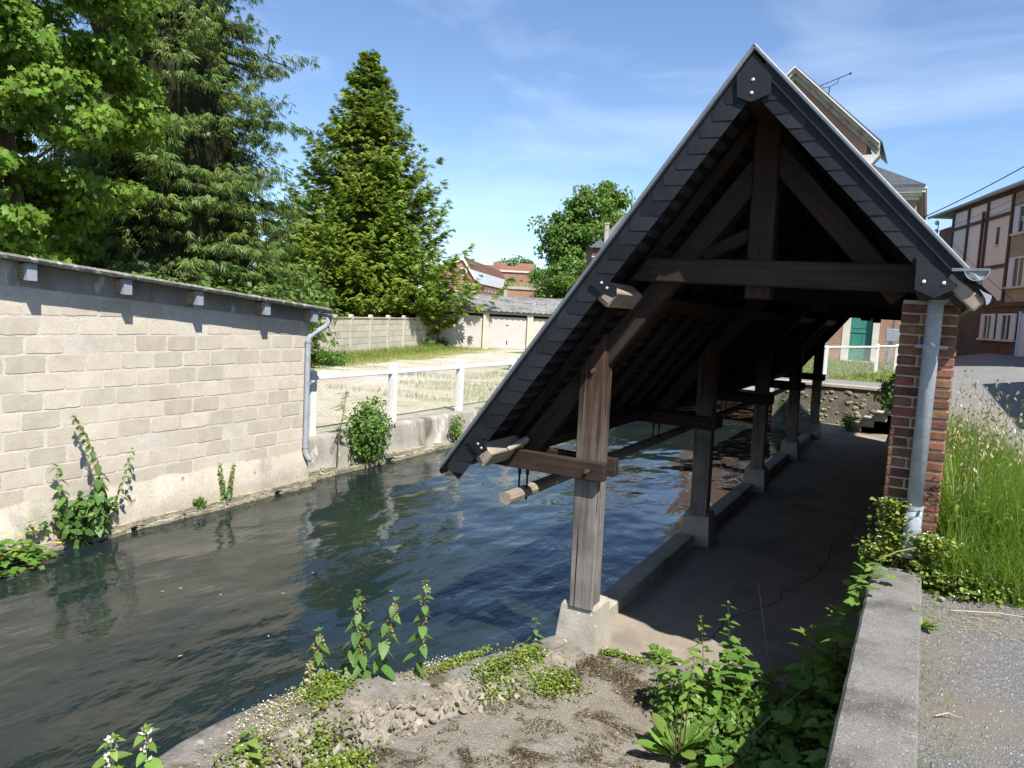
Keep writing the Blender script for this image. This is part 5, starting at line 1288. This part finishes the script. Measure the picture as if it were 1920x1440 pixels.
herb('nettle', 'right-hand thin nettle at the middle of the block wall', (-8.16, 7.20, .10), (-8.20, 7.30, .58), 11, 0.088, 'heart', 'nettle', catkins=1, droop=-.9, group=BN)
# robinia seedling by the rain pipe
rb = thing('robinia_sapling', 'thin feathery sapling standing beside the shed rain pipe', 'sapling', (-8.50, 9.75, .15))
MB().tube([(-8.50, 9.75, .12), (-8.53, 9.8, .6), (-8.55, 9.92, 1.0), (-8.56, 10.0, 1.36)], [.012, .009, .006, .003], 6).build('stem', 'stem', rb)
cs = []
for k in range(26):
    s = rnd.uniform(.35, 1); z = .12 + 1.24 * s; p = V((-8.53, 9.75 + .25 * s * s, z)); a = rnd.uniform(0, 6.28); d = V((math.cos(a) * .5, math.sin(a), rnd.uniform(-.3, .35))).normalized()
    L = rnd.uniform(.14, .34)
    for j in range(12):
        for sg in (-1, 1):
            u = (j + 1) / 12; q = p + d * L * u + V((0, 0, -.12 * u * u * L)); sd = d.cross(V((0, 0, 1))).normalized() * sg
            cs.append((tuple(q), tuple(sd + d * .4)))
P = np.array([c[0] for c in cs]); A = np.array([c[1] for c in cs])
np_obj('foliage', cards(P, A, np.array([0, 0, 1.0])[None] + RNG.normal(0, .3, (len(P), 3)), .034, .017, KITE, .1), 6, 'bush', rb)
# greater celandine at the waterline
cel = thing('celandine', 'yellow-flowered celandine clump overhanging the water at the left edge', 'plant', (-7.95, 4.30, .02))
for k in range(170):
    a = rnd.uniform(0, 6.28); rr_ = rnd.random() ** .6; x = -7.93 + .27 * rr_ * math.cos(a); y = 4.22 + .40 * rr_ * math.sin(a); z = .03 + .26 * (1 - rr_ ** 2) * rnd.uniform(.5, 1)
    put_leaf(cel, (x, y, z), a + rnd.uniform(-.6, .6), rnd.uniform(-.4, .5), rnd.uniform(.06, .11), 'lobed', 'bramble' if rnd.random() < .7 else 'pale_leaf', rnd.uniform(-.4, .4), .9)
for k in range(16):
    x, y, z = -7.95 + rnd.uniform(-.22, .28), 4.25 + rnd.uniform(-.35, .42), rnd.uniform(.12, .42); P = np.repeat(np.array([[x, y, z]]), 4, 0); A = np.array([(1, 0, .3), (-1, 0, .3), (0, 1, .3), (0, -1, .3)], float)
    np_obj('flower', cards(P, A, np.array([[0, 0, 1.0]] * 4), .028, .03, KITE, 0), 6, 'yellow', cel)['kind'] = 'stuff'
SW = 'small weeds on the block wall foot'
for k, (y, z, lab) in enumerate(((4.55, .30, 'small weed left of the tall block wall nettle'), (4.75, .38, 'small weed in the crack of the block wall'), (4.95, .22, 'small weed low beside the block wall nettles'))):
    t = thing('wall_sprig', lab, 'weed', (-8.18, y, z), SW)
    for j in range(16): put_leaf(t, (-8.16 + rnd.uniform(0, .05), y + rnd.gauss(0, .06), z + rnd.gauss(0, .04)), rnd.uniform(-1.4, 1.4), rnd.uniform(-.5, .6), rnd.uniform(.04, .07), 'lobed', 'pale_leaf')

# plants on the dirt bank and against the coping wall
BP = 'leafy weeds on the dirt bank'
herb('figwort', 'tall weed with bare flowering tip on the dirt bank, beside its twin', (-1.12, 5.02, .32), (-1.16, 4.98, .90), 10, 0.125, 'heart', 'bramble', w=.9, droop=.0, z_start=.2, bend=.04, group=BP, shrink=.75)
herb('figwort', 'tallest weed with bare flowering tip before the shaded platform', (-.97, 5.10, .32), (-1.0, 5.02, 1.02), 11, 0.15, 'heart', 'bramble', w=.9, droop=.05, z_start=.2, bend=.04, group=BP, shrink=.75)
herb('balsam', 'bright balsam-like weed at the left front of the bank weeds', (-1.20, 4.62, .33), (-1.22, 4.58, .74), 11, 0.119, 'lance', 'pale_leaf', w=1.5, droop=-.1, group=BP, shrink=.3)
herb('balsam', 'bright upright weed in the middle of the bank weeds', (-1.09, 4.60, .33), (-1.08, 4.56, .80), 12, 0.125, 'lance', 'pale_leaf', w=1.5, droop=-.1, group=BP, shrink=.3)
herb('balsam', 'leafy weed between the bright bank weeds and the shade', (-.98, 4.72, .33), (-.97, 4.68, .72), 10, 0.144, 'heart', 'bramble', droop=.1, group=BP, shrink=.35)
herb('balsam', 'small dark-stemmed weed at the left of the bank weeds', (-1.30, 4.74, .33), (-1.33, 4.70, .60), 8, 0.106, 'lance', 'pale_leaf', w=1.6, droop=-.1, group=BP, shrink=.35)
herb('balsam', 'broad weed at the edge of the shaded hollow', (-.88, 4.90, .34), (-.86, 4.86, .78), 10, 0.156, 'lobed', 'bramble', w=.9, droop=.15, group=BP, shrink=.35)
herb('balsam', 'star-leaved weed against the coping wall', (-.47, 5.00, .42), (-.43, 4.94, 1.02), 11, 0.156, 'lance', 'pale_leaf', w=1.1, droop=.2, group=BP, shrink=.1)
herb('balsam', 'second star-leaved weed nearer the coping wall', (-.36, 5.02, .44), (-.33, 4.98, 1.10), 11, 0.15, 'lance', 'pale_leaf', w=1.1, droop=.2, group=BP, shrink=.1)
dk = thing('dock_plant', 'pale green dock rosette with red stalk on the dirt bank', 'plant', (-1.04, 4.16, .33))
for k in range(26):
    a = rnd.uniform(0, 6.28); r_ = rnd.uniform(.0, .05); put_leaf(dk, (-1.04 + r_ * math.cos(a), 4.16 + r_ * math.sin(a), .34 + rnd.uniform(0, .08)), a, rnd.uniform(.3, 1.25), rnd.uniform(.12, .24), 'oval', 'pale_leaf', rnd.uniform(-.4, .4), 1.05)
for k in range(3): MB().tube([(-1.05 + .02 * k, 4.16, .34), (-1.06 + .03 * k, 4.15, .62 + .05 * k)], [.005, .003], 6).build('stalk', 'rust', dk)
gc = thing('rosette_weed', 'round-leaved rosette on the concrete before the first pedestal', 'plant', (-1.53, 5.40, .31))
for k in range(34):
    a = rnd.uniform(0, 6.28); r_ = rnd.uniform(.0, .07); put_leaf(gc, (-1.53 + r_ * math.cos(a), 5.40 + r_ * math.sin(a), .32 + rnd.uniform(0, .06)), a, rnd.uniform(-.1, .9), rnd.uniform(.05, .11), 'oval', 'bramble', rnd.uniform(-.4, .4), 1.5)
# bramble and ivy against the coping wall, half of it in the shade
iv = thing('bramble_bank', 'mass of bramble and ivy leaves along the shaded side of the coping wall', 'bramble', (-.4, 4.0, .4))
for k in range(290):
    y = rnd.uniform(2.9, 5.3); u = rnd.random(); x = -.20 - .75 * u ** 1.3; z = bank_z(x, y) + rnd.uniform(.02, .16) + max(0, .62 * (1 - u * 1.6)) * rnd.random()
    if y > 4.7: z += .25 * rnd.random() * (1 - u)
    put_leaf(iv, (x, y, z), rnd.uniform(1.6, 4.7), rnd.uniform(-.5, .6), rnd.uniform(.07, .13), rnd.choice(['lobed', 'heart', 'lobed']), 'bramble', rnd.uniform(-.5, .5), .95)
tv_ = thing('trailing_bramble', 'sunlit bramble leaves spilling over the far end of the coping', 'bramble', (-.2, 4.9, 1.3))
for k in range(75):
    y = 4.35 + .95 * rnd.random(); x = -.17 - abs(rnd.gauss(0, .10)) + .04; z = 1.40 - abs(x + .15) * 1.6 + rnd.uniform(-.12, .12)
    put_leaf(tv_, (x, y, z), rnd.uniform(1.8, 4.8), rnd.uniform(-.4, .5), rnd.uniform(.05, .10), rnd.choice(['lobed', 'heart']), rnd.choice(['bramble', 'pale_leaf']), rnd.uniform(-.5, .5), .95)
for k, (x, y) in enumerate(((-.10, 4.72), (-.02, 4.66), (-.13, 4.42))): put_leaf(tv_, (x, y, 1.49), 2.5 + k, .2, .08, 'lobed', 'pale_leaf')
cw_ = thing('gravel_weed', 'small dandelion-like weed where the coping meets the gravel', 'weed', (.10, 4.28, 1.37))
for k in range(15):
    a = rnd.uniform(0, 6.28); put_leaf(cw_, (.105, 4.28, 1.375), a, rnd.uniform(.1, 1.0), rnd.uniform(.06, .13), 'lance', 'pale_leaf', 0, 1.1)
ro_ = put('stone', stone_mesh(3), None, (.20, 4.80, 1.38), rotscale(.025, .022, .018, 0, 0, 1)); tag(ro_, 'lone dark pebble on the gravel near the pillar', 'stone')
# dry stalks
for k, (a, b, lab) in enumerate((((-.95, 5.35, .55), (-.72, 5.18, .47), 'white dry stalk leaning over the shaded hollow'), ((-.75, 4.2, .45), (-.45, 4.6, .75), 'thin dry stem crossing the bramble shade'), ((.05, 4.98, 1.60), (-.14, 4.92, 1.50), 'reddish twig lying at the foot of the rain pipe'), ((.24, 4.62, 1.385), (.70, 4.75, 1.39), 'straw stalk lying on the gravel'), ((.16, 3.30, 1.378), (.24, 3.34, 1.378), 'short straw lying on the gravel nearer the camera'), ((-.85, 5.9, .35), (-.95, 5.8, .95), 'thin grass stem rising before the dark platform'))):
    a, b = V(a), V(b); o = MB().tube([a, a.lerp(b, .5) + V((0, 0, .015)), b], [.004, .0035, .0015], 5).build('dry_stalk', 'straw'); tag(o, lab, 'stalk')

shrub('weed_mat', 'leafy nettle base against the block wall', (-8.10, 5.12, .05), (.12, .34, .26), 420, .10, 'nettle', 50, 'weeds', 10)
shrub('weed_mat', 'tangle of small leaves between the bright bank weeds', (-1.10, 4.72, .30), (.26, .34, .13), 900, .045, 'bramble', 51, 'weeds', 14)
shrub('weed_mat', 'shaded tangle of small leaves below the coping wall', (-.60, 4.55, .32), (.34, .60, .15), 1300, .05, 'bramble', 52, 'weeds', 16)
shrub('weed_mat', 'small leafy tangle at the corner of the platform beside the coping', (-.35, 5.35, .34), (.22, .3, .22), 700, .045, 'bush', 53, 'weeds', 12)
# ================================================================== GROUND COVER AND GRASS
def cover(name, label, P, leaf, mat, flowers=0, fm='lilac', fs=.012, cat='ground cover'):
    n = len(P); Nn = norm(np.array([0, 0, 1.0])[None] + RNG.normal(0, .5, (n, 3))); A = np.cross(Nn, rvec(n))
    Lf = leaf * RNG.uniform(.6, 1.3, n)
    o = np_obj(name, cards(P, A, Nn, Lf, Lf * .95, KITE, .1), 6, mat); tag(o, label, cat, kind='stuff')
    if flowers:
        k = RNG.choice(n, flowers); Q = P[k] + np.stack([RNG.normal(0, .012, flowers), RNG.normal(0, .012, flowers), RNG.uniform(.005, .03, flowers)], 1)
        Q2 = np.repeat(Q, 2, 0); A = rvec(len(Q2)); A[:, 2] *= .3
        f = np_obj('flowers', cards(Q2, A, np.array([-.1, -.5, 1.0])[None] + RNG.normal(0, .2, (len(Q2), 3)), fs, fs, KITE, 0), 6, fm, o); f['kind'] = 'stuff'
    return o
def patch(cx, cy, rx, ry, n, zf, hz=.03, rot=0.0):
    e = RNG.normal(0, .5, (n, 2)); c, s_ = math.cos(rot), math.sin(rot)
    x = cx + rx * e[:, 0] * c - ry * e[:, 1] * s_; y = cy + rx * e[:, 0] * s_ + ry * e[:, 1] * c
    return np.array([(a, b, zf(a, b) + RNG.uniform(0, hz)) for a, b in zip(x, y)])
def wallz(x, y):
    best = min(range(90), key=lambda i: (WP[i].x - x) ** 2 + (WP[i].y - y) ** 2); q = WP[best]; dd = (V((x, y, 0)) - V((q.x, q.y, 0))).dot(LWN[best])
    t = best / 89; wd = .20 + .16 * min(1, t * 2.2)
    if dd < -.02: return q.z - .02
    if dd < wd: return q.z + .02
    return max(bank_z(x, y), q.z - (dd - wd) * 1.1)
cv = np.concatenate([patch(-2.10, 4.62, .26, .20, 1500, wallz, .05), patch(-2.32, 4.35, .14, .28, 1100, wallz, .06), patch(-2.28, 4.72, .10, .16, 700, wallz), patch(-1.80, 5.28, .22, .05, 900, wallz, .03), patch(-2.95, 3.35, .12, .20, 900, wallz), patch(-2.60, 3.02, .16, .22, 1500, wallz, .04), patch(-3.05, 3.45, .06, .12, 500, wallz, .05), patch(-2.62, 4.35, .05, .3, 900, wallz, .03), patch(-2.75, 2.6, .1, .2, 300, wallz)])
cover('toadflax', 'bright green toadflax mats creeping over the low wall', cv, .020, 'cover', 140, 'lilac', .008)
fl = np.concatenate([patch(-3.02, 3.05, .10, .32, 800, wallz, .02), patch(-2.85, 2.75, .14, .3, 700, wallz, .02), patch(-2.7, 4.05, .07, .28, 500, wallz, .02)])
cover('wall_flowers', 'tiny lilac flowers and brown stems over the mossy wall top', fl, .011, 'catkin', 170, 'lilac', .008)
px = np.concatenate([patch(-.09, 5.10, .10, .05, 900, lambda a, b: 1.46, .38), patch(.13, 5.05, .14, .09, 1100, lambda a, b: 1.37, .30), patch(-.16, 5.08, .09, .08, 600, lambda a, b: 1.36, .22), patch(.30, 5.0, .22, .14, 1400, lambda a, b: 1.36, .14)])
cover('pillar_creeper', 'white-flowered creeper round the foot of the brick pillar and rain pipe', px, .026, 'cover', 150, 'whitepetal', .012)
# tall grass beside the back wall
n = 19000; gx_ = .20 + np.abs(RNG.normal(0, .42, n)); gy_ = RNG.uniform(4.95, 9.2, n); keep = gx_ < .95 + .05 * (gy_ - 5); gx_, gy_ = gx_[keep], gy_[keep]
Hh = RNG.uniform(.28, .80, len(gx_)) * np.clip(1.25 - (gx_ - .2) * .75, .35, 1.2) * np.where(gy_ < 5.3, .6, 1)
P = np.stack([gx_, gy_, np.full(len(gx_), 1.345)], 1)
o = np_obj('tall_grass', blades(P, Hh, RNG.uniform(.004, .010, len(gx_)), (.2, -.3, 0), 4, .8), 4, 'grass'); tag(o, 'tall green grass growing beside the brick back wall', 'grass', kind='stuff')
n = 900; sx_ = .22 + np.abs(RNG.normal(0, .30, n)); sy_ = RNG.uniform(5.2, 8.5, n); sz = 1.36 + RNG.uniform(.2, .5, n)
P = np.stack([sx_, sy_, sz], 1); Nn = rvec(n)
o2 = np_obj('broad_weeds', cards(P, rvec(n) * np.array([1, 1, .4]), np.array([0, 0, 1.0])[None] + Nn * .5, .07, .03, KITE, .3), 6, 'grass', o); o2['kind'] = 'stuff'
# oat-like stems with drooping seed heads
st_ = MB(); sp_ = []
for k in range(40):
    x, y = .18 + abs(rnd.gauss(.06, .18)), rnd.uniform(5.1, 7.4); h = rnd.uniform(.8, 1.42); lx, ly = rnd.uniform(-.05, .22), rnd.uniform(-.2, .05)
    pts = [V((x + lx * t * t, y + ly * t * t, 1.35 + h * t * (1 - .12 * t))) for t in lin(0, 1, 6)]
    st_.tube(pts, [.0022, .002, .0018, .0015, .0012, .0008], 4, cap=False)
    for j in range(15):
        t = rnd.uniform(.72, 1.0); p = pts[0].lerp(pts[-1], t); p = V((x + lx * t * t, y + ly * t * t, 1.35 + h * t * (1 - .12 * t))); a = rnd.uniform(0, 6.28)
        q = p + V((math.cos(a), math.sin(a), 0)) * rnd.uniform(.005, .05) + V((0, 0, -rnd.uniform(.0, .02))); sp_.append((tuple(q), (math.cos(a) * .5, math.sin(a) * .5, -.7)))
P = np.array([a for a, b in sp_]); A = np.array([b for a, b in sp_])
sg_ = np_obj('seed_heads', np.concatenate([cards(P, A, rvec(len(P)), .030, .014, KITE, 0), cards(P, A, rvec(len(P)), .030, .014, KITE, 0)]), 6, 'seed'); tag(sg_, 'pale drooping seed heads of wild oats above the tall grass', 'grass', kind='stuff')
s_o = st_.build('seed_stems', 'grass', sg_); s_o['kind'] = 'stuff'
# sparse grass and straw on the gravel
n = 320; P = np.stack([.10 + np.abs(RNG.normal(0, .10, n)), RNG.uniform(2.4, 4.8, n), np.full(n, 1.365)], 1)
o = np_obj('gravel_grass', blades(P, RNG.uniform(.015, .07, n), np.full(n, .003), None, 2, .9), 4, 'grass'); tag(o, 'thin tufts of grass in the gravel beside the coping', 'grass', kind='stuff')
n = 500; P = np.stack([RNG.uniform(.12, .9, n), 4.35 + np.abs(RNG.normal(0, .35, n)) , np.full(n, 1.378)], 1); P = P[P[:, 1] < 5.2]; n = len(P); A = RNG.normal(size=(n, 3)); A[:, 2] = 0
o = np_obj('straw_litter', cards(P, A, np.array([[0, 0, 1.0]] * n), RNG.uniform(.02, .09, n), .003, KITE, 0), 6, 'straw'); tag(o, 'dry straw litter on the gravel near the grass', 'straw', kind='stuff')
n = 4200; P = np.stack([RNG.uniform(-2.3, -.5, n), RNG.uniform(3.0, 5.3, n), np.zeros(n)], 1); P[:, 2] = [bank_z(a, b) + .008 for a, b in P[:, :2]]; A = RNG.normal(size=(n, 3)); A[:, 2] = 0
o = np_obj('leaf_litter', cards(P, A, norm(np.array([[0, 0, 1.0]] * n) + RNG.normal(0, .3, (n, 3))), RNG.uniform(.006, .022, n), RNG.uniform(.002, .005, n), KITE, 0), 6, 'straw'); tag(o, 'dry brown litter strewn over the dirt bank', 'litter', kind='stuff')
# lot grass along the panel fence and behind the white fence
n = 9000; t = RNG.uniform(-4, 15, n); d = np.abs(RNG.normal(0, 1.3, n)) + .05
u2, n2 = np.array(u), np.array(nrm); s2 = 1.0 if n2[0] > 0 else -1.0
P = np.array(A if isinstance(A, Vector) else (-20.9, 22.1, .62))[None] if False else np.array([(-20.9, 22.1, .62)]) + np.outer(t, np.array([-.2506, .968, 0])) + np.outer(d, np.array([.968, .2506, 0]))
o = np_obj('lot_grass', blades(P, RNG.uniform(.06, .42, n) * np.clip(1.2 - d * .4, .25, 1), np.full(n, .02), None, 2, .7), 4, 'lawn'); tag(o, 'uneven grass along the foot of the panel fence', 'grass', kind='stuff')
n = 5000; P = np.stack([RNG.uniform(-15.5, -9.4, n), RNG.uniform(15, 24, n), np.full(n, .62)], 1); P = P[np.array([nz(a, b, .45, 3) > -.05 for a, b in P[:, :2]])]
o = np_obj('verge_grass', blades(P, RNG.uniform(.03, .22, len(P)), np.full(len(P), .012), None, 2, .7), 4, 'lawn'); tag(o, 'thin grass in the gravel behind the white fence', 'grass', kind='stuff')
n = 9000; P = np.stack([RNG.uniform(-7.5, -.7, n), RNG.uniform(25.3, 39.5, n), np.full(n, 1.31)], 1)
o = np_obj('lawn_grass', blades(P, RNG.uniform(.06, .22, n), np.full(n, .03), None, 2, .7), 4, 'lawn'); tag(o, 'sunny lawn grass before the brick house', 'grass', kind='stuff')
# floating petals and leaves
fp_ = []
for (x, y) in ((-6.2, 4.7), (-6.05, 4.75), (-5.6, 4.9), (-5.4, 5.8), (-6.6, 6.8), (-4.6, 4.6), (-5.0, 3.9), (-5.2, 5.2), (-4.4, 5.9)):
    fp_.append((x + rnd.uniform(-.1, .1), y + rnd.uniform(-.1, .1), .028))
P = np.array(fp_); n = len(P); A = RNG.normal(size=(n, 3)); A[:, 2] = 0
o = np_obj('floating_leaves', cards(P, A, np.array([[0, 0, 1.0]] * n), .045, .018, KITE, 0), 6, 'straw'); tag(o, 'pale fallen leaves drifting on the dark water', 'leaves', kind='stuff')

# brown moss: short dense tufts on the dirt bank, and dark cushions on the low wall
n = 60000; X = RNG.uniform(-2.35, -.75, n); Y = RNG.uniform(2.6, 5.2, n)
msk = np.array([nz(a, b, 1.5, 21) + .45 * nz(a, b, 5, 4) + .35 * nz(a, b, 17, 9) for a, b in zip(X, Y)])
k = (msk > .12) & (RNG.random(n) < .9); X, Y = X[k], Y[k]
P = np.array([(a, b, bank_z(a, b) - .001) for a, b in zip(X, Y)]); n = len(P)
o = np_obj('ground_moss', blades(P, RNG.uniform(.008, .018, n), RNG.uniform(.005, .010, n), None, 1, .9), 4, 'moss'); tag(o, 'dark brown moss spreading in patches over the dirt bank', 'moss', kind='stuff')
for i, a, z in ((30, .18, 0), (34, .24, -.02), (44, .22, 0), (50, .27, -.02), (57, .25, -.01), (63, .36, -.05), (40, .10, .01), (70, .3, -.02)):
    q = WP[i] + LWN[i] * a; r = rnd.uniform(.018, .032)
    put('moss_cushion', withmat(stone_mesh(i % 9, 1), 'moss'), lw, (q.x, q.y, q.z + z), rotscale(r * 1.2, r, r * .7, 0, 0, rnd.uniform(0, 6)))
